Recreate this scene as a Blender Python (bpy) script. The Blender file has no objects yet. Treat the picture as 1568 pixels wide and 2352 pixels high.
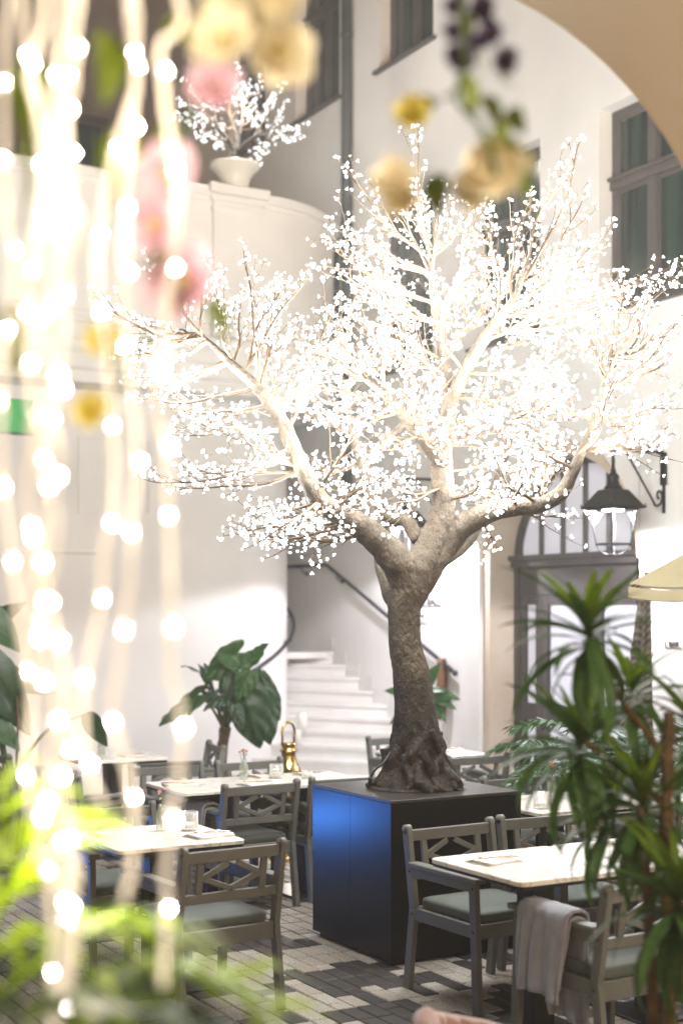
import bpy, bmesh, math, random
from mathutils import Vector, Matrix, Euler, noise as mnoise

R = math.radians
random.seed(7)
scene = bpy.context.scene
COL = scene.collection

# ------------------------------------------------------------------ camera
# world axes follow the courtyard: x runs along the stairs' nosings, y along the window wall;
# the camera stands under the arcade and looks 30 degrees off +y
EYE, F = 1.85, 3267.0
cam_d = bpy.data.cameras.new('camera')
cam = bpy.data.objects.new('camera', cam_d); COL.objects.link(cam)
cam.location = (0, 0, EYE); cam.rotation_euler = (R(90), 0, R(-30))
cam_d.sensor_fit = 'VERTICAL'; cam_d.sensor_height = 36; cam_d.sensor_width = 24
cam_d.lens = 50; cam_d.shift_y = 0.0965
cam_d.clip_start = 0.05; cam_d.clip_end = 300
cam_d.dof.use_dof = True; cam_d.dof.focus_distance = 7.4; cam_d.dof.aperture_fstop = 1.4
scene.camera = cam

# ------------------------------------------------------------------ world, exposure
world = bpy.data.worlds.new('World'); scene.world = world; world.use_nodes = True
wn = world.node_tree.nodes; wl = world.node_tree.links
sky = wn.new('ShaderNodeTexSky'); sky.sky_type = 'NISHITA'; sky.sun_disc = False
sky.sun_elevation = R(3); sky.sun_rotation = R(200)
wl.new(sky.outputs[0], wn['Background'].inputs[0]); wn['Background'].inputs[1].default_value = 0.06
scene.view_settings.view_transform = 'Standard'; scene.view_settings.look = 'None'
scene.view_settings.exposure = 1.08; scene.view_settings.gamma = 1.0
scene.view_settings.use_curve_mapping = False
scene.render.engine = 'CYCLES'
cy = scene.cycles
cy.use_denoising = True; cy.max_bounces = 6; cy.diffuse_bounces = 3; cy.glossy_bounces = 3
cy.transmission_bounces = 6; cy.transparent_max_bounces = 8; cy.sample_clamp_indirect = 4.0
cy.caustics_reflective = False; cy.caustics_refractive = False
cy.volume_bounces = 0
cy.use_adaptive_sampling = True; cy.adaptive_threshold = 0.03

TREE_W = 46.0        # watts for each cluster of LEDs in the big tree's crown
LANTERN_W = 200.0     # lamp in each wall lantern
ASSUMED_PENDANT_W = 165.0      # assumed pendant added in the arcade, out of frame
BLOOM_HAZE = 0.0048  # density of the haze box added in place of lens bloom
ASSUMED_BLUE_W = 2.8        # assumed blue floor wash, lamp unseen, beside the far planter

# ------------------------------------------------------------------ helpers
C30, S30 = math.cos(R(30)), 0.5
def XY(X, Y):
    """camera-aligned ground coordinates -> courtyard coordinates"""
    return (C30*X + S30*Y, -S30*X + C30*Y)
def P(u, v, Y):
    """point seen at (u, v) of the 1568x2352 view at depth Y"""
    a, b = XY((u-784)/F*Y, Y)
    return Vector((a, b, EYE-(v-1403)/F*Y))

def tag(o, label=None, cat=None, group=None, kind=None):
    if label: o['label'] = label
    if cat: o['category'] = cat
    if group: o['group'] = group
    if kind: o['kind'] = kind
    return o
def empty(name, loc=(0,0,0), rz=0.0, label=None, cat=None, group=None, parent=None):
    o = bpy.data.objects.new(name, None); COL.objects.link(o)
    o.location = loc; o.rotation_euler = (0,0,rz); o.empty_display_size = 0.1
    if parent: o.parent = parent
    return tag(o, label, cat, group)
def link(name, me, parent=None, loc=None, rot=None, scale=None):
    o = bpy.data.objects.new(name, me); COL.objects.link(o)
    if parent: o.parent = parent
    if loc is not None: o.location = loc
    if rot is not None: o.rotation_euler = rot
    if scale is not None: o.scale = scale if hasattr(scale, '__len__') else (scale,)*3
    return o

class MB:
    def __init__(s): s.v = []; s.f = []; s.m = []; s.sm = []
    def add(s, vs, fs, mi=0, smooth=False, mat=None):
        o = len(s.v)
        if mat is not None: vs = [mat @ Vector(v) for v in vs]
        s.v += [tuple(v) for v in vs]
        s.f += [tuple(i+o for i in f) for f in fs]
        s.m += [mi]*len(fs); s.sm += [smooth]*len(fs)
        return s
    def box(s, lo, hi, mi=0, mat=None, ch=0.0):
        x0,y0,z0 = lo; x1,y1,z1 = hi
        if ch <= 0:
            vs = [(x0,y0,z0),(x1,y0,z0),(x1,y1,z0),(x0,y1,z0),(x0,y0,z1),(x1,y0,z1),(x1,y1,z1),(x0,y1,z1)]
            fs = [(0,3,2,1),(4,5,6,7),(0,1,5,4),(1,2,6,5),(2,3,7,6),(3,0,4,7)]
            return s.add(vs, fs, mi, False, mat)
        c = ch
        def ring(z, i): return [(x0+i,y0+i,z),(x1-i,y0+i,z),(x1-i,y1-i,z),(x0+i,y1-i,z)]
        # chamfered box: octagonal rings
        def oct_(z, i):
            return [(x0+c,y0+i,z),(x1-c,y0+i,z),(x1-i,y0+c,z),(x1-i,y1-c,z),(x1-c,y1-i,z),(x0+c,y1-i,z),(x0+i,y1-c,z),(x0+i,y0+c,z)]
        rings = [oct_(z0,c), oct_(z0+c,0), oct_(z1-c,0), oct_(z1,c)]
        rings[0] = [(min(max(x,x0+c),x1-c),min(max(y,y0+c),y1-c),z) for x,y,z in rings[0]]
        rings[3] = [(min(max(x,x0+c),x1-c),min(max(y,y0+c),y1-c),z) for x,y,z in rings[3]]
        vs = sum(rings, []); fs = []
        for r in range(3):
            for k in range(8):
                fs.append((r*8+k, r*8+(k+1)%8, (r+1)*8+(k+1)%8, (r+1)*8+k))
        fs.append(tuple(range(7,-1,-1))); fs.append(tuple(range(24,32)))
        return s.add(vs, fs, mi, False, mat)
    def bar(s, p, q, w, t, mi=0, up=(0,0,1), ch=0.003):
        """rectangular bar from p to q; w across, t along the up-ish side"""
        p, q = Vector(p), Vector(q); d = q-p; L = d.length; d.normalize()
        up = Vector(up); x = d.cross(up)
        if x.length < 1e-5: x = d.cross(Vector((1,0,0)))
        x.normalize(); z = x.cross(d)
        m = Matrix((( x.x,d.x,z.x,p.x),(x.y,d.y,z.y,p.y),(x.z,d.z,z.z,p.z),(0,0,0,1)))
        return s.box((-w/2,0,-t/2),(w/2,L,t/2), mi, m, ch)
    def tube(s, pts, rad, n=8, mi=0, cap=True, rough=0.0, rfreq=6.0, seed=0):
        pts = [Vector(p) for p in pts]
        if not hasattr(rad, '__len__'): rad = [rad]*len(pts)
        vs = []; fs = []
        t0 = (pts[1]-pts[0]).normalized()
        nrm = t0.orthogonal().normalized()
        for i, p in enumerate(pts):
            t = (pts[min(i+1,len(pts)-1)]-pts[max(i-1,0)])
            if t.length < 1e-9: t = t0
            t.normalize()
            nrm = (nrm - t*nrm.dot(t))
            if nrm.length < 1e-6: nrm = t.orthogonal()
            nrm.normalize(); bn = t.cross(nrm)
            for k in range(n):
                a = 2*math.pi*k/n
                r = rad[i]
                d = nrm*math.cos(a)+bn*math.sin(a)
                if rough:
                    q = p + d*r
                    r *= 1+rough*mnoise.noise(q*rfreq+Vector((seed,0,0)))+0.5*rough*mnoise.noise(q*rfreq*2.7)
                vs.append(p+d*r)
        for i in range(len(pts)-1):
            for k in range(n):
                fs.append((i*n+k, i*n+(k+1)%n, (i+1)*n+(k+1)%n, (i+1)*n+k))
        if cap:
            fs.append(tuple(range(n-1,-1,-1))); fs.append(tuple(range((len(pts)-1)*n, len(pts)*n)))
        return s.add(vs, fs, mi, True)
    def lathe(s, prof, n=24, c=(0,0,0), mi=0, flute=0.0, nf=0, smooth=True):
        vs = []; fs = []
        for r, z in prof:
            for k in range(n):
                a = 2*math.pi*k/n
                rr = r*(1+(flute*math.cos(nf*a) if flute else 0))
                vs.append((c[0]+rr*math.cos(a), c[1]+rr*math.sin(a), c[2]+z))
        for i in range(len(prof)-1):
            for k in range(n):
                fs.append((i*n+k, i*n+(k+1)%n, (i+1)*n+(k+1)%n, (i+1)*n+k))
        return s.add(vs, fs, mi, smooth)
    def prism(s, poly, z0, z1, mi=0, mat=None):
        n = len(poly)
        vs = [(x,y,z0) for x,y in poly]+[(x,y,z1) for x,y in poly]
        fs = [tuple(range(n-1,-1,-1)), tuple(range(n,2*n))]+[(k,(k+1)%n,n+(k+1)%n,n+k) for k in range(n)]
        return s.add(vs, fs, mi, False, mat)
    def grid(s, fn, nu, nv, mi=0, smooth=True):
        vs = [fn(i/nu, j/nv) for j in range(nv+1) for i in range(nu+1)]
        fs = [(j*(nu+1)+i, j*(nu+1)+i+1, (j+1)*(nu+1)+i+1, (j+1)*(nu+1)+i) for j in range(nv) for i in range(nu)]
        return s.add(vs, fs, mi, smooth)
    def mesh(s, name, mats):
        me = bpy.data.meshes.new(name)
        me.from_pydata(s.v, [], s.f)
        for m in (mats if isinstance(mats, (list,tuple)) else [mats]): me.materials.append(m)
        me.polygons.foreach_set('material_index', s.m)
        me.polygons.foreach_set('use_smooth', s.sm)
        me.update()
        return me
    def build(s, name, mats, parent=None, loc=None, rot=None):
        return link(name, s.mesh(name, mats), parent, loc, rot)

def smooth_path(pts, n):
    """Catmull-Rom through pts (tuples of any length)"""
    pts = [tuple(p) for p in pts]
    q = [tuple(2*a-b for a,b in zip(pts[0],pts[1]))]+pts+[tuple(2*a-b for a,b in zip(pts[-1],pts[-2]))]
    out = []
    for i in range(1, len(q)-2):
        for k in range(n):
            t = k/n
            out.append(tuple(0.5*((2*b)+(-a+c)*t+(2*a-5*b+4*c-d)*t*t+(-a+3*b-3*c+d)*t**3)
                             for a,b,c,d in zip(q[i-1],q[i],q[i+1],q[i+2])))
    out.append(pts[-1])
    return out

# ------------------------------------------------------------------ materials
def mat(name, col, rough=0.6, metal=0.0, var=0.0, vscale=6.0, col2=None, bump=0.0, bscale=40.0, spec=0.5,
        trans=0.0, emit=None, estr=0.0, sheen=0.0, coord='Object', transl=0.0, alpha=1.0, ior=1.45, rvar=0.0, detail=6.0):
    m = bpy.data.materials.new(name); m.use_nodes = True
    nt = m.node_tree; N = nt.nodes; L = nt.links; b = N['Principled BSDF']
    b.inputs['Base Color'].default_value = (*col, 1)
    b.inputs['Roughness'].default_value = rough; b.inputs['Metallic'].default_value = metal
    b.inputs['Specular IOR Level'].default_value = spec; b.inputs['IOR'].default_value = ior
    b.inputs['Transmission Weight'].default_value = trans
    if alpha < 1: b.inputs['Alpha'].default_value = alpha
    if sheen: b.inputs['Sheen Weight'].default_value = sheen
    if emit is not None:
        b.inputs['Emission Color'].default_value = (*emit, 1); b.inputs['Emission Strength'].default_value = estr
    if var or col2 or bump or rvar:
        tc = N.new('ShaderNodeTexCoord')
    if var or col2:
        n1 = N.new('ShaderNodeTexNoise'); n1.inputs['Scale'].default_value = vscale; n1.inputs['Detail'].default_value = detail
        L.new(tc.outputs[coord], n1.inputs['Vector'])
        rp = N.new('ShaderNodeValToRGB'); c2 = col2 or tuple(max(0,c*(1-var)) for c in col)
        c1 = col if col2 else tuple(min(1,c*(1+var*0.4)) for c in col)
        rp.color_ramp.elements[0].position = 0.32; rp.color_ramp.elements[1].position = 0.68
        rp.color_ramp.elements[0].color = (*c2,1); rp.color_ramp.elements[1].color = (*c1,1)
        L.new(n1.outputs['Fac'], rp.inputs[0]); L.new(rp.outputs[0], b.inputs['Base Color'])
        if rvar:
            mr = N.new('ShaderNodeMapRange'); mr.inputs[3].default_value = rough-rvar; mr.inputs[4].default_value = rough+rvar
            L.new(n1.outputs['Fac'], mr.inputs[0]); L.new(mr.outputs[0], b.inputs['Roughness'])
    if bump:
        n2 = N.new('ShaderNodeTexNoise'); n2.inputs['Scale'].default_value = bscale; n2.inputs['Detail'].default_value = 8
        L.new(tc.outputs[coord], n2.inputs['Vector'])
        bp = N.new('ShaderNodeBump'); bp.inputs['Strength'].default_value = bump; bp.inputs['Distance'].default_value = 0.02
        L.new(n2.outputs['Fac'], bp.inputs['Height']); L.new(bp.outputs[0], b.inputs['Normal'])
    if transl:
        tr = N.new('ShaderNodeBsdfTranslucent'); mx = N.new('ShaderNodeMixShader'); mx.inputs[0].default_value = transl
        src = b.inputs['Base Color'].links
        if src: L.new(src[0].from_socket, tr.inputs[0])
        else: tr.inputs[0].default_value = (*col,1)
        out = N['Material Output']
        L.new(b.outputs[0], mx.inputs[1]); L.new(tr.outputs[0], mx.inputs[2]); L.new(mx.outputs[0], out.inputs[0])
    return m

def glow(name, col, s):
    m = bpy.data.materials.new(name); m.use_nodes = True; N = m.node_tree.nodes
    N.remove(N['Principled BSDF']); e = N.new('ShaderNodeEmission')
    e.inputs[0].default_value = (*col,1); e.inputs[1].default_value = s
    m.node_tree.links.new(e.outputs[0], N['Material Output'].inputs[0])
    m.cycles.emission_sampling = 'NONE'
    return m

M = {}
M['plaster'] = mat('white_plaster', (0.79,0.775,0.75), 0.9, var=0.08, vscale=1.1, bump=0.08, bscale=60, spec=0.2)
M['plaster_smooth'] = mat('balcony_plaster', (0.81,0.795,0.765), 0.85, var=0.07, vscale=1.4, bump=0.06, bscale=70, spec=0.2)
M['plaster_warm'] = mat('arcade_plaster', (0.82,0.68,0.51), 0.9, var=0.06, vscale=1.5, bump=0.05, bscale=60, spec=0.2)
M['plaster_shade'] = mat('rear_plaster_shaded', (0.20,0.175,0.165), 0.9, var=0.06, vscale=1.0, bump=0.05, bscale=50, spec=0.2)  # plaster darkened: the unlit rear wall's dimness is put into its colour
M['stone'] = mat('pale_limestone', (0.60,0.52,0.43), 0.8, col2=(0.50,0.41,0.32), vscale=2.6, bump=0.25, bscale=30, spec=0.25)
M['step'] = mat('stair_marble', (0.80,0.785,0.77), 0.45, col2=(0.70,0.66,0.62), vscale=2.0, bump=0.05, bscale=25)
M['door_wood'] = mat('taupe_door_paint', (0.062,0.055,0.052), 0.42, var=0.12, vscale=4, bump=0.04, bscale=80)
M['window_wood'] = mat('grey_brown_window_paint', (0.080,0.071,0.062), 0.5, var=0.15, vscale=5, bump=0.05, bscale=80)
M['window_glass_plain'] = mat('dark_green_glass', (0.022,0.050,0.038), 0.12, var=0.4, vscale=0.8, spec=0.6)
def curtained():
    m = mat('dark_green_glass', (0.02,0.05,0.038), 0.10, spec=0.6); N = m.node_tree.nodes; L = m.node_tree.links
    tc = N.new('ShaderNodeTexCoord'); oi = N.new('ShaderNodeObjectInfo'); mp = N.new('ShaderNodeMapping'); mp.inputs['Scale'].default_value = (7,7,.25)
    ad = N.new('ShaderNodeVectorMath'); L.new(tc.outputs['Object'], ad.inputs[0]); L.new(oi.outputs['Random'], ad.inputs[1])
    n = N.new('ShaderNodeTexNoise'); n.inputs['Scale'].default_value = 1.4; n.inputs['Detail'].default_value = 4
    L.new(ad.outputs[0], mp.inputs[0]); L.new(mp.outputs[0], n.inputs[0])
    r = N.new('ShaderNodeValToRGB'); r.color_ramp.elements[0].position = .35; r.color_ramp.elements[1].position = .68
    r.color_ramp.elements[0].color = (0.008,0.016,0.013,1); r.color_ramp.elements[1].color = (0.030,0.058,0.042,1)
    L.new(n.outputs['Fac'], r.inputs[0]); L.new(r.outputs[0], N['Principled BSDF'].inputs['Base Color'])
    return m
M['window_glass'] = curtained()
M['lit_pane'] = mat('lit_door_pane', (0.5,0.5,0.55), 0.15, emit=(0.80,0.79,0.88), estr=0.17, var=0.1, vscale=1.5)
M['pipe'] = mat('grey_drainpipe_zinc', (0.06,0.07,0.07), 0.5, metal=0.2, var=0.2, vscale=3)
M['sill'] = mat('dark_sill_metal', (0.09,0.085,0.08), 0.5, metal=0.3)
M['iron'] = mat('black_lantern_iron', (0.006,0.0065,0.0065), 0.45, bump=0.05, bscale=90, spec=0.25)
M['rail'] = mat('blue_black_rail_iron', (0.03,0.03,0.045), 0.35, metal=0.5)
M['glass'] = mat('clear_glass', (1,1,1), 0.02, trans=1.0, ior=1.2)
M['rib_glass_old'] = mat('ribbed_glass', (0.95,0.97,0.95), 0.08, trans=0.75, ior=1.25, spec=0.6, emit=(1,.97,.9), estr=0.0)
M['lamp_led'] = glow('lantern_led', (0.86,0.92,1.0), 14)
M['candle'] = mat('candle_wax', (0.85,0.82,0.76), 0.5)
M['flame'] = glow('flame_glow', (1,0.75,0.4), 12)
M['gold'] = mat('polished_gold_metal', (0.62,0.44,0.16), 0.18, metal=1.0, var=0.15, vscale=8)
M['granite'] = mat('light_granite', (0.44,0.41,0.36), 0.6, col2=(0.19,0.17,0.145), vscale=95, bump=0.15, bscale=120, coord='Object', detail=3.0)
M['granite2'] = mat('warm_granite', (0.39,0.35,0.30), 0.6, col2=(0.16,0.14,0.115), vscale=105, bump=0.15, bscale=120, detail=3.0)
M['basalt'] = mat('dark_basalt', (0.036,0.032,0.030), 0.5, col2=(0.022,0.020,0.019), vscale=40, bump=0.12, bscale=90, rvar=0.1)
M['basalt2'] = mat('brown_basalt', (0.052,0.045,0.040), 0.5, col2=(0.032,0.028,0.026), vscale=35, bump=0.12, bscale=90, rvar=0.1)
M['mortar'] = mat('joint_mortar', (0.20,0.18,0.15), 0.9, bump=0.2, bscale=60)
M['plinth'] = mat('satin_black_panel', (0.003,0.003,0.003), 0.24, bump=0.012, bscale=200, spec=0.12)
M['chair'] = mat('grey_painted_wood', (0.130,0.136,0.126), 0.5, var=0.12, vscale=5, bump=0.06, bscale=70, rvar=0.08)
M['bolt'] = mat('bolt_head', (0.05,0.045,0.04), 0.4, metal=0.8)
M['cushion'] = mat('grey_green_canvas', (0.080,0.100,0.090), 0.85, var=0.15, vscale=4, bump=0.12, bscale=300, sheen=0.2)
M['tag'] = mat('black_tag', (0.01,0.01,0.01), 0.6)
M['tag_print'] = mat('tag_print', (0.8,0.8,0.8), 0.6)
M['black_metal'] = mat('black_table_metal', (0.008,0.008,0.009), 0.4)
M['linen'] = mat('white_linen', (0.82,0.80,0.77), 0.85, bump=0.15, bscale=200, sheen=0.2)
M['steel'] = mat('rose_cutlery_steel', (0.55,0.42,0.34), 0.22, metal=1.0)
M['blanket'] = mat('lavender_grey_fleece', (0.31,0.335,0.41), 0.95, var=0.15, vscale=14, bump=0.5, bscale=220, sheen=0.4)
M['blanket2'] = mat('blue_grey_fleece', (0.37,0.39,0.41), 0.95, var=0.15, vscale=14, bump=0.5, bscale=220, sheen=0.4)
M['pink'] = mat('dusty_pink_velvet', (0.42,0.255,0.225), 0.8, var=0.15, vscale=5, bump=0.1, bscale=120, sheen=0.5)
M['ceramic'] = mat('cream_ceramic', (0.72,0.69,0.60), 0.35, var=0.06, vscale=4)
M['pot_green'] = mat('dark_green_glazed_pot', (0.02,0.045,0.035), 0.25, var=0.3, vscale=6)
M['pot_dark'] = mat('charcoal_pot', (0.03,0.03,0.03), 0.5)
M['soil'] = mat('potting_soil', (0.03,0.022,0.016), 0.95, bump=0.6, bscale=60)
M['leaf'] = mat('deep_green_leaf', (0.022,0.065,0.022), 0.38, var=0.45, vscale=7, transl=0.18)
M['leaf_mid'] = mat('mid_green_leaf', (0.035,0.105,0.025), 0.42, var=0.4, vscale=8, transl=0.25)
M['leaf_drac'] = mat('dracaena_leaf', (0.068,0.145,0.032), 0.55, var=0.4, vscale=9, transl=0.25)
M['leaf_drac_new'] = mat('young_dracaena_leaf', (0.14,0.23,0.012), 0.5, var=0.3, vscale=9, transl=0.3)
M['leaf_lime'] = mat('lime_palm_leaflet', (0.30,0.44,0.012), 0.45, var=0.4, vscale=8, transl=0.45)
M['leaf_palm_dark'] = mat('dark_palm_leaflet', (0.05,0.10,0.02), 0.45, var=0.4, vscale=8, transl=0.3)
M['stem_green'] = mat('green_stem', (0.07,0.13,0.03), 0.5, var=0.3, vscale=9)
M['cane'] = mat('ochre_cane_bark', (0.13,0.078,0.028), 0.6, col2=(0.06,0.036,0.015), vscale=22, bump=0.5, bscale=40)
M['stem_brown'] = mat('brown_stem', (0.12,0.075,0.04), 0.7, var=0.4, vscale=20, bump=0.3)
M['petal_pink'] = mat('pink_silk_petal', (0.86,0.55,0.68), 0.7, col2=(0.90,0.74,0.80), vscale=12, transl=0.4)
M['petal_cream'] = mat('cream_silk_petal', (0.88,0.80,0.52), 0.7, col2=(0.88,0.84,0.72), vscale=12, transl=0.15)
M['petal_yellow'] = mat('yellow_silk_petal', (0.86,0.76,0.20), 0.7, var=0.2, vscale=12, transl=0.4)
M['petal_violet'] = mat('violet_silk_petal', (0.10,0.075,0.16), 0.7, var=0.3, vscale=12, transl=0.3)
M['petal_pink_s'] = mat('pink_flower_petal', (0.82,0.47,0.48), 0.6, var=0.2, vscale=60, transl=0.3)
M['petal_rose'] = mat('coral_rose_petal', (0.80,0.33,0.27), 0.6, var=0.2, vscale=60, transl=0.3)
M['garland_leaf'] = mat('silk_leaf', (0.17,0.23,0.015), 0.6, var=0.35, vscale=10, transl=0.4)
M['garland_leaf_dark'] = mat('silk_leaf_dark', (0.09,0.12,0.02), 0.6, var=0.35, vscale=10, transl=0.3)
M['cable'] = mat('cream_cable_painted_glow', (0.85,0.76,0.62), 0.4, emit=(1.0,0.90,0.74), estr=0.26)  # the wire is no lamp: emission paints the bulbs' glow onto it
M['bulb'] = glow('fairy_bulb', (1.0,0.92,0.78), 120)
M['blossom'] = glow('led_blossom', (1.0,0.985,0.95), 3.0)
M['blossom_small'] = glow('led_blossom_small', (1.0,0.99,0.97), 1.5)
M['canvas'] = mat('beige_parasol_canvas', (0.36,0.31,0.19), 0.85, var=0.08, vscale=5, bump=0.08, bscale=200, transl=0.25)
M['canvas_trim'] = mat('rust_parasol_trim', (0.35,0.13,0.03), 0.85)
M['scarf'] = mat('brown_knit_scarf', (0.25,0.12,0.06), 0.95, col2=(0.14,0.07,0.04), vscale=60, bump=0.5, bscale=150)
M['exit_green'] = mat('green_exit_panel', (0.01,0.16,0.03), 0.4, emit=(0.03,0.30,0.06), estr=0.35)
M['letter'] = mat('black_wall_lettering', (0.015,0.014,0.016), 0.5)
M['rubber'] = mat('black_cable_rubber', (0.008,0.008,0.008), 0.45)
M['terracotta'] = mat('terracotta', (0.36,0.11,0.05), 0.7, var=0.2, vscale=12)

# marble for the tables: veined
def marble():
    m = bpy.data.materials.new('white_veined_marble'); m.use_nodes = True
    N = m.node_tree.nodes; L = m.node_tree.links; b = N['Principled BSDF']
    tc = N.new('ShaderNodeTexCoord'); oi = N.new('ShaderNodeObjectInfo')
    ad = N.new('ShaderNodeVectorMath'); L.new(tc.outputs['Object'], ad.inputs[0]); L.new(oi.outputs['Location'], ad.inputs[1])
    n = N.new('ShaderNodeTexNoise'); n.inputs['Scale'].default_value = 3.2; n.inputs['Detail'].default_value = 9
    n.inputs['Distortion'].default_value = 1.6; L.new(ad.outputs[0], n.inputs['Vector'])
    r = N.new('ShaderNodeValToRGB'); cr = r.color_ramp
    cr.elements[0].position = 0.40; cr.elements[0].color = (0.80,0.775,0.72,1)
    cr.elements[1].position = 0.60; cr.elements[1].color = (0.78,0.75,0.69,1)
    e = cr.elements.new(0.5); e.color = (0.50,0.46,0.42,1)
    e = cr.elements.new(0.475); e.color = (0.79,0.76,0.70,1)
    e = cr.elements.new(0.525); e.color = (0.77,0.74,0.69,1)
    L.new(n.outputs['Fac'], r.inputs[0]); L.new(r.outputs[0], b.inputs['Base Color'])
    b.inputs['Roughness'].default_value = 0.22
    return m
M['marble'] = marble()

# bark: tan above, darker towards the foot, strong relief
def bark(name, zsplit):
    m = bpy.data.materials.new(name); m.use_nodes = True
    N = m.node_tree.nodes; L = m.node_tree.links; b = N['Principled BSDF']
    tc = N.new('ShaderNodeTexCoord')
    n = N.new('ShaderNodeTexNoise'); n.inputs['Scale'].default_value = 14; n.inputs['Detail'].default_value = 9
    L.new(tc.outputs['Object'], n.inputs['Vector'])
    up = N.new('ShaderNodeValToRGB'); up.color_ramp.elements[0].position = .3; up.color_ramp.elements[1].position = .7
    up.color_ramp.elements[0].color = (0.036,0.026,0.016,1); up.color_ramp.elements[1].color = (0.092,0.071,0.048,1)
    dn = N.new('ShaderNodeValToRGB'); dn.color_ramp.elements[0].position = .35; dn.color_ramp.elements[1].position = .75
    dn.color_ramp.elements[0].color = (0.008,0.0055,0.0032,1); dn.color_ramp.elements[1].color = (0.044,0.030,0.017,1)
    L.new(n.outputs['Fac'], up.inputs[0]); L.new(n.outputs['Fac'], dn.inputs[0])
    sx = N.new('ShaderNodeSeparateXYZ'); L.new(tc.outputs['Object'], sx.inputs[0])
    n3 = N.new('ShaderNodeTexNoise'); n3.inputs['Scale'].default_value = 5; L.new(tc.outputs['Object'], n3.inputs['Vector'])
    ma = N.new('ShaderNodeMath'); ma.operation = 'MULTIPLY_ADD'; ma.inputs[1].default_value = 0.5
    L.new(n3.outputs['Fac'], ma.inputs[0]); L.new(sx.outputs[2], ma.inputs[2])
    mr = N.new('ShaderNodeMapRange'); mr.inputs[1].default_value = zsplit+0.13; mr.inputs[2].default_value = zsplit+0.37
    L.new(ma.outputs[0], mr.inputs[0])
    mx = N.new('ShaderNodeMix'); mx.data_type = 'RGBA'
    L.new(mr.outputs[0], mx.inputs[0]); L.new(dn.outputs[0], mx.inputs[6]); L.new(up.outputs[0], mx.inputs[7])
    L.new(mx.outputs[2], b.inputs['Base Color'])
    b.inputs['Roughness'].default_value = 0.62; b.inputs['Specular IOR Level'].default_value = 0.35
    n2 = N.new('ShaderNodeTexNoise'); n2.inputs['Scale'].default_value = 36; n2.inputs['Detail'].default_value = 12; n2.inputs['Roughness'].default_value = .6
    mp = N.new('ShaderNodeMapping'); mp.inputs['Scale'].default_value = (1,1,.65)
    L.new(tc.outputs['Object'], mp.inputs[0]); L.new(mp.outputs[0], n2.inputs['Vector'])
    bp = N.new('ShaderNodeBump'); bp.inputs['Strength'].default_value = 1.0; bp.inputs['Distance'].default_value = 0.03
    L.new(n2.outputs['Fac'], bp.inputs['Height']); L.new(bp.outputs[0], b.inputs['Normal'])
    return m
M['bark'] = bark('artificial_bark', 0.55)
M['twig'] = mat('wire_twig', (0.085,0.056,0.032), 0.6, var=0.3, vscale=30)

# ------------------------------------------------------------------ ground and paving
def structure(o): o['kind'] = 'structure'; return o
g = MB().box((-12,-6,-0.3),(20,30,-0.012))
ground = structure(g.build('ground', M['mortar']))

PL = (3.917, 6.272, 0.84, 0.862)     # plinth corner a, b, side, height
def paver_mesh(la, lb, m, seed):
    mb = MB(); h = 0.006
    mb.box((-la/2,-lb/2,-0.03),(la/2,lb/2,0.0), ch=h)
    return mb.mesh('paver', m)
PA = 0.0965
pav_kinds = []
for m in ('granite','granite2','basalt','basalt2'):
    pav_kinds.append((paver_mesh(PA-0.004, 2*PA-0.004, M[m], 0), paver_mesh(PA-0.004, PA-0.004, M[m], 1)))
def dark_at(a, b):
    # pixel-like clusters running diagonally
    q = Vector((math.floor(a/PA)*PA, math.floor(b/PA/1.0)*PA, 0))
    v = mnoise.noise(Vector((q.x*1.15+q.y*0.75, (q.y-q.x*0.5)*1.5, 3.1))*1.55) + 0.50*mnoise.noise(Vector((q.x*6.5, q.y*6.5, 9.0)))
    return v > 0.06
cands = []
prng = random.Random(3)
na0, na1 = 15, 95
for i in range(na0, na1):
    a = (i+0.5)*PA
    b = 3.6 + (PA if i % 2 else 0.0)
    while b < 13.4:
        L_ = 2 if prng.random() < 0.72 else 1
        lb = L_*PA
        cb = b+lb/2
        b += lb
        X, Y = C30*a-S30*cb, S30*a+C30*cb
        if Y < 6.1: continue
        u = 784+X/Y*F; v = 1403+EYE/Y*F
        if u < -60 or u > 1640 or v > 2400: continue
        if a > 8.1: continue
        if PL[0]+.05 < a < PL[0]+PL[2]-.05 and PL[1]+.1 < cb < PL[1]+PL[2]-.1: continue
        dk = dark_at(a, cb)
        k = (2 if prng.random()<0.6 else 3) if dk else (0 if prng.random()<0.6 else 1)
        # how much of it the photograph shows: near pieces, between the left table and the plinth first
        hid = 0.0
        if u < 330: hid = 1.5
        if u > 1200: hid += 1.0
        if a > PL[0] and cb > PL[1]: hid += 2.5
        cands.append((Y+hid, a, cb, k, L_))
cands.sort()
rest = MB()
for idx, (_, a, cb, k, L_) in enumerate(cands):
    dz = prng.uniform(-0.0025, 0.0015)
    if idx < 300:
        o = link('paver', pav_kinds[k][0 if L_ == 2 else 1], ground, (a, cb, dz))
        o.rotation_euler = (prng.uniform(-.006,.006), prng.uniform(-.006,.006), 0 if prng.random()<.5 else math.pi)
    else:
        la, lb = PA-0.004, L_*PA-0.004
        h = 0.004
        x0,x1,y0,y1 = a-la/2,a+la/2,cb-lb/2,cb+lb/2
        rest.add([(x0,y0,-.02),(x1,y0,-.02),(x1,y1,-.02),(x0,y1,-.02),(x0+h,y0+h,dz),(x1-h,y0+h,dz),(x1-h,y1-h,dz),(x0+h,y1-h,dz)],
                 [(4,5,6,7),(0,1,5,4),(1,2,6,5),(2,3,7,6),(3,0,4,7)], k)
ro = rest.build('pavers', [M['granite'],M['granite2'],M['basalt'],M['basalt2']], ground); ro['kind'] = 'stuff'

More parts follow.
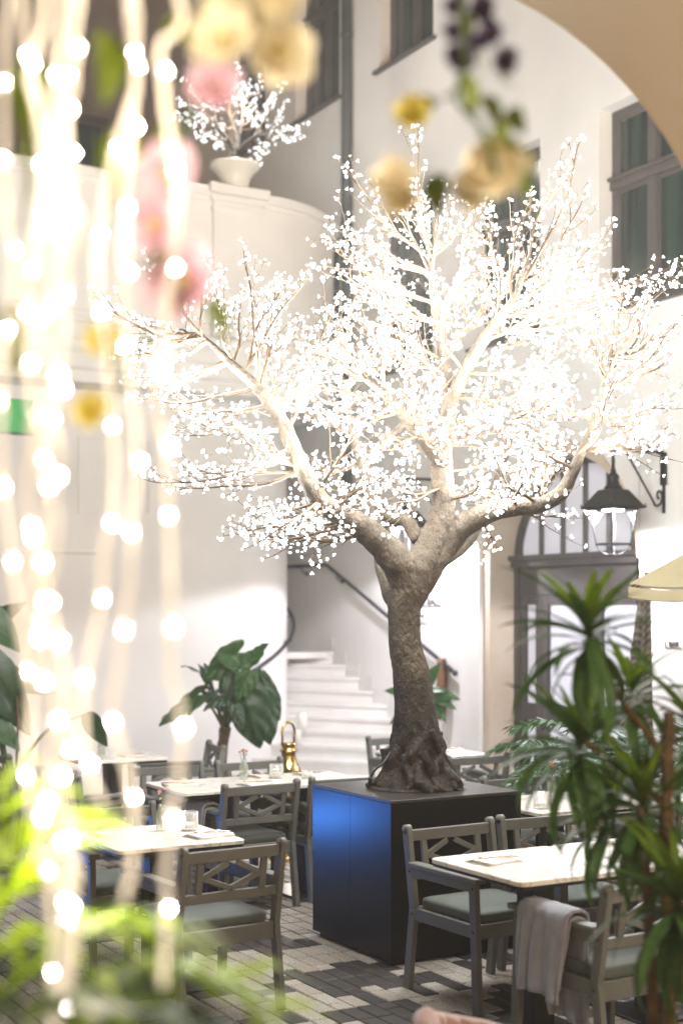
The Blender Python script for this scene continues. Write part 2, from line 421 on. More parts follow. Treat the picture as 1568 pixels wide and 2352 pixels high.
# ------------------------------------------------------------------ window wall (plane x = AR)
AR = 8.185
WIN = [(7.75-1.85,), ]
win_b = [8.60, 10.50, 12.28, 14.22, 16.10]     # near edges of the window openings
W_W = 1.07
F1 = (4.46, 6.24); F2 = (7.80, 9.70)
DOOR = (9.15, 11.25, 2.30, 0.98)                # b0, b1, springing, rise
openings = []
for b0 in win_b:
    openings.append((b0, b0+W_W, F1[0], F1[1])); openings.append((b0, b0+W_W, F2[0], F2[1]))
openings.append((DOOR[0]-0.001, 11.36, 0.0, 3.42))
def wall_x(name, x, y0, y1, z0, z1, ops, depth, m, back=0.5):
    ys = sorted(set([y0,y1]+[o[0] for o in ops]+[o[1] for o in ops]))
    zs = sorted(set([z0,z1]+[o[2] for o in ops]+[o[3] for o in ops]))
    mb = MB()
    for i in range(len(ys)-1):
        for j in range(len(zs)-1):
            cy_, cz_ = (ys[i]+ys[i+1])/2, (zs[j]+zs[j+1])/2
            if any(o[0]<cy_<o[1] and o[2]<cz_<o[3] for o in ops): continue
            mb.add([(x,ys[i],zs[j]),(x,ys[i+1],zs[j]),(x,ys[i+1],zs[j+1]),(x,ys[i],zs[j+1])],[(3,2,1,0)])
    for o in ops:
        a0,a1,c0,c1 = o; d = x+depth
        mb.add([(x,a0,c0),(x,a1,c0),(x,a1,c1),(x,a0,c1),(d,a0,c0),(d,a1,c0),(d,a1,c1),(d,a0,c1)],
               [(0,1,5,4),(1,2,6,5),(2,3,7,6),(3,0,4,7)])
    mb.add([(x+back,y0,z0),(x+back,y1,z0),(x+back,y1,z1),(x+back,y0,z1)],[(0,1,2,3)])
    mb.add([(x,y0,z1),(x,y1,z1),(x+back,y1,z1),(x+back,y0,z1)],[(0,1,2,3)])
    return mb.build(name, m)
wall_r = structure(wall_x('wall_right', AR, 3.4, 18.5, 0.0, 13.0, openings, 0.30, M['plaster']))
# skirting of the stairwell wall is built with the stairs

def window(b0, z0, z1, label, full=True):
    w, h = W_W, z1-z0
    t = empty('window', (AR+0.14, b0, z0), 0, label, 'window', 'windows of the courtyard wall')
    fr = MB(); d = 0.07
    fr.box((0,0.0,0.0),(d,0.075,h), ch=.008); fr.box((0,w-0.075,0),(d,w,h), ch=.008)
    fr.box((0.002,0.075,0),(d-.002,w-0.075,0.075), ch=.008); fr.box((0.002,0.075,h-0.075),(d-.002,w-0.075,h), ch=.008)
    fr.build('frame', M['window_wood'], t)
    zt = h*0.635
    tr = MB(); tr.box((-0.03,0.0,zt-0.05),(d+.004,w,zt+0.05), ch=.012); tr.box((-0.055,-0.0,zt+0.03),(-0.028,w,zt+0.06), ch=.006)
    tr.build('transom', M['window_wood'], t)
    mu = MB(); mu.box((-0.012,w/2-0.045,0.075),(d-.008,w/2+0.045,zt-0.05), ch=.008); mu.box((-0.012,w/2-0.04,zt+0.05),(d-.008,w/2+0.04,h-0.075), ch=.008)
    mu.build('mullion', M['window_wood'], t)
    for (y0,y1,q0,q1) in ((0.075,w/2-0.045,0.075,zt-0.05),(w/2+0.045,w-0.075,0.075,zt-0.05),(0.075,w/2-0.04,zt+0.05,h-0.075),(w/2+0.04,w-0.075,zt+0.05,h-0.075)):
        sa = MB(); s_ = 0.035
        sa.box((0.006,y0,q0),(0.05,y0+s_,q1)); sa.box((0.006,y1-s_,q0),(0.05,y1,q1))
        sa.box((0.008,y0+s_,q0),(0.048,y1-s_,q0+s_)); sa.box((0.008,y0+s_,q1-s_),(0.048,y1-s_,q1))
        so = sa.build('sash', M['window_wood'], t)
        MB().box((0.024,y0+s_,q0+s_),(0.030,y1-s_,q1-s_)).build('pane', M['window_glass'], so)
    si = MB(); si.box((-0.20,-0.06,-0.045),(-0.002,w+0.06,-0.012), ch=.006); si.box((-0.14,0.002,-0.012),(0.0,w-0.002,-0.002))
    si.build('sill', M['sill'], t)
    return t
wl_ = ['upper window cut by the arch at the picture\'s right edge', 'window behind the crown, next left of the window by the arch',
       'window behind the crown just right of the drainpipe', 'window half hidden by the rounded balcony, left of the drainpipe', 'window behind the potted light tree on the balcony']
w2_ = ['top floor window hidden above the arch', 'top floor window above the hanging garland, right one', 'dark top floor window right of the drainpipe with slanting sill',
       'dark top floor window left of the drainpipe', 'dark top floor window behind the small light tree']
for i, b0 in enumerate(win_b):
    window(b0, F1[0], F1[1], ('first floor '+wl_[i]) if i else wl_[i])
    if i >= 2: window(b0, F2[0], F2[1], w2_[i])

# drainpipe
dp = empty('drainpipe', (8.185-0.075, 13.93, 0), 0, 'dark grey zinc drainpipe running up the white courtyard wall', 'drainpipe')
MB().tube([(0,0,2.9),(0,0,13)], 0.062, 16).build('pipe', M['pipe'], dp)
for z in (4.2, 6.2, 8.35, 10.5):
    MB().tube([(0,0,z),(0,0,z+0.05)], 0.070, 16).build('bracket', M['pipe'], dp)

# ------------------------------------------------------------------ arched door
def arch_pts(b0, b1, zs, rise, n=24):
    c = (b0+b1)/2; r = (b1-b0)/2
    return [(c+r*math.cos(math.pi*k/n), zs+rise*math.sin(math.pi*k/n)) for k in range(n+1)]
door = empty('arched_door', (AR, 10.2, 0), 0, 'tall taupe double door with glazed arched fanlight in a stone surround', 'door')
def D(x, b, z): return (x-AR, b-10.2, z)
# stone lining and ring, with jointed blocks
b0, b1, zs, rise = DOOR
ap = arch_pts(b0, b1, zs, rise)
outline = [(b1,0.0)]+[(b1,zs*k/4) for k in (1,2,3)]+[(p[0],p[1]) for p in ap][::1]+[(b0,zs*k/4) for k in (3,2,1)]+[(b0,0.0)]
ring = []
cx_, cz_ = (b0+b1)/2, zs
for (b,z) in outline:
    if z <= zs+1e-6: ring.append((b+(0.105 if b>cx_ else -0.0), z))
    else:
        dx, dz = b-cx_, z-cz_; l = math.hypot(dx,dz); ring.append((b+dx/l*0.11*(1 if dx>-.6 else .0), z+dz/l*0.11))
stones = [(0,2),(2,4),(4,9),(9,14),(14,19),(19,24),(24,28),(28,len(outline)-1)]
for (i0,i1) in stones:
    mb = MB(); n_ = i1-i0+1
    vs = []
    for i in range(i0, i1+1):
        (b,z),(rb,rz) = outline[i], ring[i]
        vs += [D(AR-0.03,rb,rz), D(AR-0.03,b,z), D(AR+0.27,b,z), D(AR+0.27,rb,rz)]
    fs = []
    for k in range(n_-1):
        for j in range(4):
            fs.append((4*k+j, 4*(k+1)+j, 4*(k+1)+(j+1)%4, 4*k+(j+1)%4))
    fs.append((0,1,2,3)); fs.append(tuple(4*(n_-1)+j for j in (3,2,1,0)))
    mb.add(vs, fs)
    o = mb.build('stone_block', M['stone'], door)
# plaster spandrel closing the rectangular opening behind the ring
mb = MB(); top = 3.43
for i in range(len(ring)-1):
    (ba,za),(bb,zb) = ring[i], ring[i+1]
    if za < zs-0.01 and zb < zs-0.01: continue
    mb.add([D(AR-0.004,ba,za),D(AR-0.004,bb,zb),D(AR-0.004,bb,top),D(AR-0.004,ba,top)],[(0,1,2,3)])
mb.build('spandrel', M['plaster'], door)
# wooden frame
fx = AR+0.26
mb = MB()
fo = outline
inn = []
for (b,z) in outline:
    if z <= zs+1e-6: inn.append((b-0.075 if b>cx_ else b+0.075, z))
    else:
        dx, dz = b-cx_, z-cz_; l = math.hypot(dx,dz); inn.append((b-dx/l*0.075, z-dz/l*0.075))
vs=[]; fs=[]
for (p,q) in zip(outline, inn): vs += [D(fx,p[0],p[1]),D(fx,q[0],q[1]),D(fx+0.10,q[0],q[1]),D(fx+0.10,p[0],p[1])]
for k in range(len(outline)-1):
    for j in range(4): fs.append((4*k+j,4*(k+1)+j,4*(k+1)+(j+1)%4,4*k+(j+1)%4))
mb.add(vs,fs); mb.build('door_frame', M['door_wood'], door)
mb = MB(); mb.box(D(fx-0.05,b0+.002,zs-0.03),D(fx+0.09,b1-.002,zs+0.07),ch=.012); mb.box(D(fx-0.08,b0+.004,zs+0.035),D(fx-0.045,b1-.004,zs+0.085),ch=.008)
mb.box(D(fx+0.01,b0+.076,zs-0.30),D(fx+0.07,b1-.076,zs-0.032),ch=.006)
mb.build('transom', M['door_wood'], door)
# fanlight: mullions and panes
nm = 6; xs_ = [b0+0.075+(b1-b0-0.15)*k/nm for k in range(nm+1)]
def arch_z(b):
    t = max(-1,min(1,(b-cx_)/((b1-b0)/2-0.06))); return zs+(rise-0.06)*math.sqrt(max(0,1-t*t))
for k in range(1, nm):
    MB().box(D(fx+.01,xs_[k]-0.022,zs+0.07),D(fx+0.08,xs_[k]+0.022,arch_z(xs_[k])),ch=.005).build('mullion', M['door_wood'], door)
for k in range(nm):
    y0_,y1_ = xs_[k]+.02, xs_[k+1]-.02
    vs=[]; n_=6
    for j in range(n_+1):
        y = y0_+(y1_-y0_)*j/n_
        vs += [D(fx+0.045,y,zs+0.06), D(fx+0.045,y,max(zs+.065,arch_z(y)+0.01))]
    MB().add(vs,[(2*j,2*j+2,2*j+3,2*j+1) for j in range(n_)]).build('pane', M['lit_pane'], door)
# leaves: side light, two leaves
def leaf_panel(y0_, y1_, nm_):
    z0_, z1_ = 0.02, zs-0.302
    mb = MB(); s_ = 0.085
    mb.box(D(fx+.015,y0_,z0_),D(fx+.075,y0_+s_,z1_),ch=.006); mb.box(D(fx+.015,y1_-s_,z0_),D(fx+.075,y1_,z1_),ch=.006)
    for (q0,q1) in ((z0_,z0_+0.22),(0.80,0.96),(z1_-0.09,z1_)):
        mb.box(D(fx+.018,y0_+s_,q0),D(fx+.072,y1_-s_,q1),ch=.006)
    lf = mb.build('door_leaf', M['door_wood'], door)
    for (q0,q1) in ((z0_+0.22,0.80),(0.96,z1_-0.09)):
        MB().box(D(fx+.04,y0_+s_,q0),D(fx+.046,y1_-s_,q1)).build('pane', M['lit_pane'], lf)
        bd = MB()
        for (e0,e1) in ((y0_+s_,y0_+s_+.014),(y1_-s_-.014,y1_-s_)): bd.box(D(fx+.022,e0,q0),D(fx+.039,e1,q1))
        bd.build('glazing_bead', M['black_metal'], lf)
    return lf
leaf_panel(10.83, 11.17, 1)
leaf_panel(10.05, 10.825, 1)
lf = leaf_panel(9.27, 10.045, 1)
MB().tube([D(fx-.03,10.12,1.05),D(fx-.03,10.12,1.25)], .012, 8).build('handle', M['gold'], lf)
# white pilaster strip beside the stone
structure(MB().box((AR-0.075,11.362,0),(AR+0.02,11.70,3.30),ch=.01).build('pilaster', M['plaster']))
structure(MB().box((AR-0.03,8.1,0),(AR+0.02,DOOR[0]-.004,0.28),ch=.01).build('skirting', M['stone']))

# ------------------------------------------------------------------ rounded stair wall and balcony
CC = (6.62, 14.58); RW = 0.948; RB = 1.464
def wall_path(r, y_end):
    pts = [(-3.0, CC[1]-r)]
    pts += [(x, CC[1]-r) for x in (0.0, 3.0, 5.0, 6.0)]
    n = 28
    pts += [(CC[0]+r*math.sin(R(90*k/n)), CC[1]-r*math.cos(R(90*k/n))) for k in range(n+1)]
    pts.append((CC[0]+r, y_end))
    return pts
def sweep(path, prof, name, m, parent=None):
    """profile of (outward offset, z) carried along the path"""
    mb = MB(); vs=[]; n=len(prof)
    for i,(x,y) in enumerate(path):
        p0 = path[max(i-1,0)]; p1 = path[min(i+1,len(path)-1)]
        dx,dy = p1[0]-p0[0], p1[1]-p0[1]; l = math.hypot(dx,dy); ox,oy = dy/l, -dx/l
        for (d,z) in prof: vs.append((x+ox*d, y+oy*d, z))
    fs=[(i*n+j,(i+1)*n+j,(i+1)*n+j+1,i*n+j+1) for i in range(len(path)-1) for j in range(n-1)]
    sm = True
    mb.add(vs,fs,0,False)
    me = mb.mesh(name,m)
    return link(name, me, parent)
wall_l = structure(sweep(wall_path(RW,16.4), [(0,0),(0,4.06)], 'wall_left', M['plaster']))
for p in wall_l.data.polygons: p.use_smooth = True
# moulded panels on the wall
def moulding(u0,u1,v0,v1):
    y = CC[1]-RW
    def on(u,v):
        r = (u-784)/F; a = y*(S30+C30*r)/(C30-S30*r); Y = S30*a+C30*y
        return a, EYE-(v-1403)/F*Y
    a0,z0 = on(u0,v1); a1,z1 = on(u1,v0)
    mb = MB(); w=.02
    mb.box((a0,y-.012,z0),(a0+w,y+.002,z1)); mb.box((a1-w,y-.012,z0),(a1,y+.002,z1))
    mb.box((a0+w,y-.012,z0),(a1-w,y+.002,z0+w)); mb.box((a0+w,y-.012,z1-w),(a1-w,y+.002,z1))
    return mb.build('panel_moulding', M['plaster'], wall_l)
moulding(338, 347, 1010, 1180); moulding(180, 325, 1010, 1180)
lg = MB(); yw = CC[1]-RW; lg.box((4.1,yw-.05,2.42),(5.02,yw+.002,2.46),ch=.006); lg.build('ledge', M['plaster'], wall_l)

balcony = empty('balcony', (0,0,0), 0, 'white balcony with solid parapet ending in a rounded front above the stair wall', 'balcony')
bp_ = wall_path(RB, 18.4)
par = sweep(bp_, [(-0.16,6.05),(-0.16,4.6),(0.0,4.6),(0.0,4.63),(0.035,4.63),(0.035,4.68),(0.018,4.70),(0.018,4.74),(0,4.76),(0,5.98),(0.02,6.0),(0.02,6.04)], 'parapet', M['plaster_smooth'], balcony)
sweep(bp_, [(-0.19,6.04),(0.055,6.04),(0.06,6.07),(0.06,6.12),(0.04,6.135),(-0.17,6.135),(-0.19,6.12),(-0.19,6.04)], 'coping', M['plaster_smooth'], balcony)
sweep(bp_, [(-2.5,4.6),(0.02,4.6),(0.02,4.56),(0.075,4.555),(0.075,4.47),(0.05,4.45),(0.05,4.36),(0.02,4.33),(0.02,4.2),(-0.02,4.17),(-0.02,4.06),(-0.6,4.06)], 'cornice', M['plaster_smooth'], balcony)
mb = MB(); mb.prism([(-3,13.2),(6.6,13.2),(7.3,13.5),(7.9,14.2),(8.05,15),(8.05,18.45),(-3,18.45)],4.10,4.45); mb.build('slab', M['plaster'], balcony)
for p in par.data.polygons: p.use_smooth = False
# pedestal
pd = MB(); y0_ = CC[1]-RB
pd.box((6.06,y0_-0.055,4.76),(6.61,y0_+.02,5.99),ch=.004); pd.box((6.03,y0_-.09,4.62),(6.64,y0_+.02,4.76),ch=.012)
pd.box((6.045,y0_-.07,5.90),(6.625,y0_+.02,5.95),ch=.008)
pd.box((6.03,y0_-.09,5.99),(6.64,y0_+.02,6.06),ch=.012); pd.box((6.0,y0_-.12,6.062),(6.67,y0_+.22,6.16),ch=.01)
pd.build('pedestal', M['plaster_smooth'], balcony)

# rear walls: behind the stairs below, behind the balcony above
structure(MB().box((-3,16.0,0),(8.184,16.4,4.09)).build('wall_stair_rear', M['plaster']))
rw = MB()
structure(wall_x('wall_rear', 18.5, -8.3, 3.4, 4.46, 13.0, [(-7.0,-6.0,4.9,8.6),(-5.2,-4.2,4.9,8.6),(-3.3,-2.3,4.9,8.6)], 0.18, M['plaster_shade']))
wr = bpy.data.objects['wall_rear']; wr.rotation_euler = (0,0,R(90)); wr.location = (0,0,0)
for (x0) in (6.0, 4.2, 2.3):
    t = empty('balcony_door', (x0+0.5, 18.5, 4.5), 0, {6.0:'dark glazed balcony door beside the drainpipe wall', 4.2:'dark glazed balcony door behind the light strands', 2.3:'dark glazed balcony door at the picture\'s left edge'}[x0], 'door', 'doors opening on the balcony')
    f_ = MB(); f_.box((-.5,.09,.4),(-.42,.16,4.1)); f_.box((.42,.09,.4),(.5,.16,4.1)); f_.box((-.42,.092,4.0),(.42,.158,4.1)); f_.box((-.42,.092,.4),(.42,.158,.7)); f_.box((-.03,.092,.7),(.03,.158,4.0))
    f_.build('frame', M['window_wood'], t)
    for s_ in (-1,1): MB().box((min(s_*.03,s_*.42),.12,.7),(max(s_*.03,s_*.42),.126,4.0)).build('pane', M['window_glass'], t)

# ------------------------------------------------------------------ stairs
stairs = empty('staircase', (AR, 11.7, 0), 0, 'pale marble staircase rising behind the rounded white wall', 'staircase')
RISE, RUN, NS = 0.137, 0.297, 10
def S(x,y,z): return (x-AR, y-11.7, z)
def left_pt(k):
    ph = -90+17*(k-1.5)
    if ph < -90: return (CC[0]-0.4*(k<1.5)-0.0, CC[1]-RW-0.02)
    ph = min(ph, 20)
    return (CC[0]+(RW-.03)*math.cos(R(ph)), CC[1]+(RW-.03)*math.sin(R(ph)))
for k in range(1, NS+1):
    yr = 11.69+RUN*(k-1); lx, ly = left_pt(k)
    z1_ = RISE*k
    # riser block
    nx, ny = left_pt(k+1); yr2 = 11.69+RUN*k
    poly = [(AR-.002,yr+.02),(AR-.002,16.0),(lx-0.0,16.0),(lx,ly+.02)]
    pts = [(x-AR,y-11.7) for x,y in poly]
    MB().prism(pts, RISE*(k-1)+.0005, z1_-0.035).build('riser', M['step'], stairs)
    poly = [(AR-.003,yr-.012),(AR-.003,yr2+.2),(nx+.001,ny+.3),(lx+.001,ly-.012)]
    pts = [(x-AR,y-11.7) for x,y in poly]
    MB().prism(pts, z1_-0.0345, z1_).build('tread', M['step'], stairs)
    MB().box(S(AR-.006,yr+.002,z1_+.001),S(AR-.002,yr+RUN-.002,z1_+0.17)).build('skirting_block', M['step'], stairs)
MB().box(S(6.6,14.4,1.30),S(AR-.002,16.0,1.371)).build('landing', M['step'], stairs)

def rail(name, pts, label, brackets, outv):
    t = empty(name, pts[0], 0, label, 'handrail'); o0 = Vector(pts[0])
    pp = [Vector(p)-o0 for p in pts]
    MB().tube(smooth_path(pp,4) if len(pp)>4 else pp, 0.021, 10).build('rail', M['rail'], t)
    e_ = MB(); e_.lathe([(0,-.03),(.022,-.025),(.03,0),(.022,.025),(0,.03)],10,tuple(pp[-1])); e_.build('end_cap', M['rail'], t)
    e_ = MB(); e_.lathe([(0,-.03),(.022,-.025),(.03,0),(.022,.025),(0,.03)],10,tuple(pp[0])); e_.build('end_cap', M['rail'], t)
    for (p, w) in brackets:
        p = Vector(p)-o0; w = Vector(w)
        b_ = MB(); b_.tube([p,p+Vector((0,0,-.05)),p+Vector((0,0,-.08))+w*.5,p+w+Vector((0,0,-.08))], .008, 6)
        b_.tube([p+w*.9+Vector((0,0,-.08)),p+w+Vector((0,0,-.08))], .032, 10)
        b_.build('bracket', M['rail'], t)
    return t
xr = AR-0.07
rp = [(xr,15.9,2.40),(xr,15.3,2.39),(xr,14.40,2.385),(xr,11.78,1.225)]
rail('stair_handrail', rp, 'dark handrail on the stairwell wall, level at the top then sloping down behind the trunk',
     [((xr,15.0,2.38),(.07,0,0)),((xr,14.15,2.27),(.07,0,0)),((xr,13.0,1.76),(.07,0,0)),((xr,12.1,1.37),(.07,0,0))], (1,0,0))
rp = []
for k in range(13):
    ph = -115+k*10.5; r_ = RW+.075
    zz = {0:1.02}.get(k, 0)
    rp.append((CC[0]+r_*math.cos(R(ph)) if ph>-90 else CC[0]-(-90-ph)*.018, CC[1]+r_*math.sin(R(ph)) if ph>-90 else CC[1]-r_, 1.15+(ph+90)*0.0087))
br = []
for k in (3,7,10):
    p = Vector(rp[k]); d = Vector((CC[0]-p.x, CC[1]-p.y, 0)).normalized()*.075; br.append((p,d))
rail('curved_handrail', rp, 'dark handrail curving up round the white stair wall behind the leafy plant', br, None)

# ------------------------------------------------------------------ wall lettering
def lettering(txt, size, loc, rot, parent, name='lettering'):
    c = bpy.data.curves.new('lettering', 'FONT'); c.body = txt; c.size = size; c.extrude = 0.004
    c.align_x = 'LEFT'
    o = bpy.data.objects.new(name, c); COL.objects.link(o); o.parent = parent; o.location = loc; o.rotation_euler = rot
    c.materials.append(M['letter'])
    bpy.context.view_layer.update()
    me = bpy.data.meshes.new_from_object(o)
    bpy.data.objects.remove(o)
    return link(name, me, parent, loc, rot)
def wall_sign(lines, b_left, z_top, label, sz=0.115):
    t = empty('wall_lettering', (AR-0.006, b_left, z_top), 0, label, 'sign', 'black lettering on the courtyard wall')
    for i, s_ in enumerate(lines):
        lettering(s_, sz, (0,0,-i*sz*1.55-sz*.7), (R(90),0,R(-90)), t)
        wd = sz*0.62*len(s_)
        MB().box((-.003,-wd,-i*sz*1.55-sz*.86),(.004,.0,-i*sz*1.55-sz*.80)).build('underline', M['letter'], t)
    return t
wall_sign(['BASKI BALL','LISZT'], 12.72, 1.99, 'two lines of black lettering on the wall right of the trunk')
wall_sign(['L BAR'], 8.84, 1.60, 'short black lettering on the wall at the picture\'s right edge', 0.065)

# green exit panel under the balcony at the left
ex = empty('exit_sign', P(30, 955, 12.6), R(0), 'green lit panel on the wall under the balcony, left edge', 'sign')
MB().box((-.22,-.03,-.15),(.18,.03,.15),ch=.008).build('casing', M['exit_green'], ex)
MB().box((-.235,-.022,-.165),(.195,.036,-.151)).build('frame', M['black_metal'], ex)
MB().box((-.02,.03,-.012),(.02,.95,.012)).build('arm', M['black_metal'], ex)

# ------------------------------------------------------------------ arcade arch in front of the camera
ar = MB()
yA, yB = 3.357, 2.75
def arch_outline():
    pts = [(3.425,0.0),(3.425,2.565)]
    for k in range(1,19):
        a = R(90*k/18); pts.append((2.33+1.095*math.cos(a), 2.565+1.095*math.sin(a)))
    for k in range(0,19):
        a = R(90+90*k/18); pts.append((0.2+1.3*math.cos(a), 2.365+1.295*math.sin(a)))
    pts.append((-1.1,0.0))
    return pts
ao = arch_outline(); n_ = len(ao)
top_ = [(6.5,0.0)]+[(6.5,2.565)]+[(6.5-(6.5-2.33)*k/18.,5.2) for k in range(1,19)]+[(0.2-5*k/18.,5.2) for k in range(19)]+[(-5.0,0.0)]
vs=[(x,yA,z) for x,z in ao]+[(x,yB,z) for x,z in ao]+[(x,yA,z) for x,z in top_]+[(x,yB,z) for x,z in top_]
fs=[]; sm=[]
ar.add(vs,[(k,k+1,n_+k+1,n_+k) for k in range(n_-1)],0,True)
ar.add(vs,[(k,2*n_+k,2*n_+k+1,k+1) for k in range(n_-1)]+[(n_+k,n_+k+1,3*n_+k+1,3*n_+k) for k in range(n_-1)],0,False)
structure(ar.build('wall_arcade', M['plaster_warm']))

# ------------------------------------------------------------------ wall lanterns
def wall_lantern(b, arm, zb, label, watts):
    """four-sided iron lantern hung from a scrolled bracket on the window wall"""
    x = AR-arm
    t = empty('wall_lantern', (x, b, zb), 0, label, 'lantern', 'iron lanterns on the courtyard wall'); t.scale = (.77,.77,.96)
    def sq(w, z): return [(-w,-w,z),(w,-w,z),(w,w,z),(-w,w,z)]
    # roof
    mb = MB(); lv = [sq(.235,.298),sq(.232,.312),sq(.115,.452),sq(.105,.458)]
    vs = sum(lv,[]); fs=[(4*i+j,4*i+(j+1)%4,4*(i+1)+(j+1)%4,4*(i+1)+j) for i in range(3) for j in range(4)]+[(12,13,14,15)]
    mb.add(vs,fs)
    for sx in (-1,1):
        for sy in (-1,1):
            mb.lathe([(0,0),(.012,.004),(.014,.016),(.005,.026),(.008,.034),(0,.042)],8,(sx*.233,sy*.233,.30))
    mb.build('roof', M['iron'], t)
    mb = MB(); mb.lathe([(.10,.455),(.098,.475),(.07,.50),(.055,.54),(.065,.565),(.062,.575),(.035,.60),(.02,.61),(.0,.612)],16); mb.build('cap', M['iron'], t)
    mb = MB(); mb.tube([(0,0,.60),(0,0,.82)],.019,10); mb.lathe([(.02,.60),(.03,.61),(.03,.625),(.02,.635)],12); mb.build('stem', M['iron'], t)
    # corner bars and lower ring
    bt, bb = .175, .125
    for sx in (-1,1):
        for sy in (-1,1):
            m_ = MB(); m_.bar((sx*bt,sy*bt,.30),(sx*bb,sy*bb,.01),.016,.016); m_.build('corner_bar', M['iron'], t)
    for (w,z) in ((bb,.0),(bt,.292)):
        mb = MB()
        for (p,q) in (((-w-.009,-w),(w+.009,-w)),((w,-w+.004),(w,w-.004)),((w+.009,w),(-w-.009,w)),((-w,w-.004),(-w,-w+.004))): mb.bar((*p,z),(*q,z),.018,.018)
        mb.build('ring', M['iron'], t)
    mb = MB()
    for sx in (-1,1):
        for sy in (-1,1):
            mb.tube(smooth_path([(sx*bb,sy*bb,-.005),(sx*.11,sy*.11,-.03),(sx*.075,sy*.075,-.075),(sx*.03,sy*.03,-.09)],3),.007,6)
    mb.lathe([(0,-.098),(.045,-.095),(.05,-.085),(.03,-.078),(0,-.075)],14); mb.build('foot', M['iron'], t)
    for k in range(4):
        a = R(90*k); m_ = Matrix.Rotation(a,4,'Z')
        vs=[m_@Vector(p) for p in ((-bb+.006,-bb,.008),(bb-.006,-bb,.008),(bt-.006,-bt,.286),(-bt+.006,-bt,.286))]
        MB().add(vs,[(0,1,2,3)]).build('pane', M['lantern_glass'], t)
    mb = MB(); mb.lathe([(0,.282),(.11,.282),(.115,.290),(0,.294)],20); mb.build('led_disc', M['lamp_led'], t)
    mb = MB(); mb.lathe([(.024,.0),(.026,.27),(0,.27)],12); mb.lathe([(0,0),(.024,.0)],12); mb.build('glass_tube', M['lantern_glass'], t)
    # bracket
    mb = MB(); w = arm/.77
    mb.box((w-.03,-.05,.52),(w-.001,.05,.80),ch=.01); mb.box((w-.022,-.022,.28),(w-.002,.022,.53),ch=.006)
    mb.bar((0,0,.80),(w-.02,0,.80),.03,.03)
    sp = [(.16,0,.80)]+[(w-.20,0,.42),(w-.13,0,.345),(w-.06,0,.36),(w-.035,0,.42),(w-.06,0,.465),(w-.10,0,.455),(w-.105,0,.415),(w-.08,0,.405)]
    mb.tube(smooth_path(sp,5),.012,8)
    mb.build('bracket', M['iron'], t)
    ld = bpy.data.lights.new('lantern_lamp','SPOT'); ld.energy = watts; ld.color = (0.94,0.915,1.0)
    ld.spot_size = R(158); ld.spot_blend = 0.12; ld.shadow_soft_size = 0.06
    lo = bpy.data.objects.new('lamp', ld); COL.objects.link(lo); lo.parent = t; lo.location = (0,0,.275)
    return t
def thin_glass(name):
    m = bpy.data.materials.new(name); m.use_nodes = True; N = m.node_tree.nodes; L = m.node_tree.links
    N.remove(N['Principled BSDF'])
    tr = N.new('ShaderNodeBsdfTransparent'); gl = N.new('ShaderNodeBsdfGlossy'); gl.inputs['Roughness'].default_value = .05
    mx = N.new('ShaderNodeMixShader'); mx.inputs[0].default_value = .07
    L.new(tr.outputs[0],mx.inputs[1]); L.new(gl.outputs[0],mx.inputs[2]); L.new(mx.outputs[0],N['Material Output'].inputs[0])
    return m
M['lantern_glass'] = thin_glass('lantern_glass')
def frosted(name, col, dif, refl):
    m = thin_glass(name); N = m.node_tree.nodes; L = m.node_tree.links
    out = N['Material Output']; mx0 = out.inputs[0].links[0].from_node; mx0.inputs[0].default_value = refl
    d = N.new('ShaderNodeBsdfDiffuse'); d.inputs[0].default_value = (*col,1)
    fr = N.new('ShaderNodeLayerWeight'); fr.inputs[0].default_value = .35
    mm = N.new('ShaderNodeMapRange'); mm.inputs[3].default_value = dif*.5; mm.inputs[4].default_value = min(1,dif*2.6)
    mx = N.new('ShaderNodeMixShader'); L.new(fr.outputs['Facing'], mm.inputs[0]); L.new(mm.outputs[0], mx.inputs[0])
    L.new(mx0.outputs[0], mx.inputs[1]); L.new(d.outputs[0], mx.inputs[2]); L.new(mx.outputs[0], out.inputs[0])
    return m
M['rib_glass'] = frosted('ribbed_glass', (.85,.86,.83), .20, .12)
wall_lantern(8.845, 0.55, 2.388, 'black iron wall lantern on a scrolled bracket, right of the crown', LANTERN_W)
wall_lantern(11.93, 0.56, 2.40, 'black iron wall lantern seen through the fork of the tree', LANTERN_W)

# ------------------------------------------------------------------ plinth
pl = empty('plinth', (PL[0], PL[1], 0), 0, 'large satin black cube plinth carrying the light tree', 'plinth')
s_ = PL[2]; h_ = PL[3]
MB().box((.03,.03,0.0),(s_-.03,s_-.03,.03)).build('recessed_foot', M['plinth'], pl)
for (q0,q1) in ((0,s_/2-.0004),(s_/2+.0004,s_)): MB().box((0,q0,.03),(s_,q1,h_-.018),ch=.0007).build('side_panel', M['plinth'], pl)
M['plinth_top'] = mat('plinth_top_panel', (0.022,0.019,0.017), 0.38, bump=0.03, bscale=180)
MB().box((-.002,-.002,h_-.0175),(s_+.002,s_+.002,h_),ch=.0025).build('top_panel', M['plinth_top'], pl)

# ------------------------------------------------------------------ big light tree
TC = XY(.41, 7.96); TZ = PL[3]
tree = empty('light_tree', (TC[0],TC[1],TZ), 0, 'big artificial blossom tree glowing with white lights on the black plinth', 'light tree')
tc3 = Vector((TC[0],TC[1],TZ))
def T(u,v,dY=0.0): return P(u,v,7.96+dY)-tc3
rng = random.Random(21)
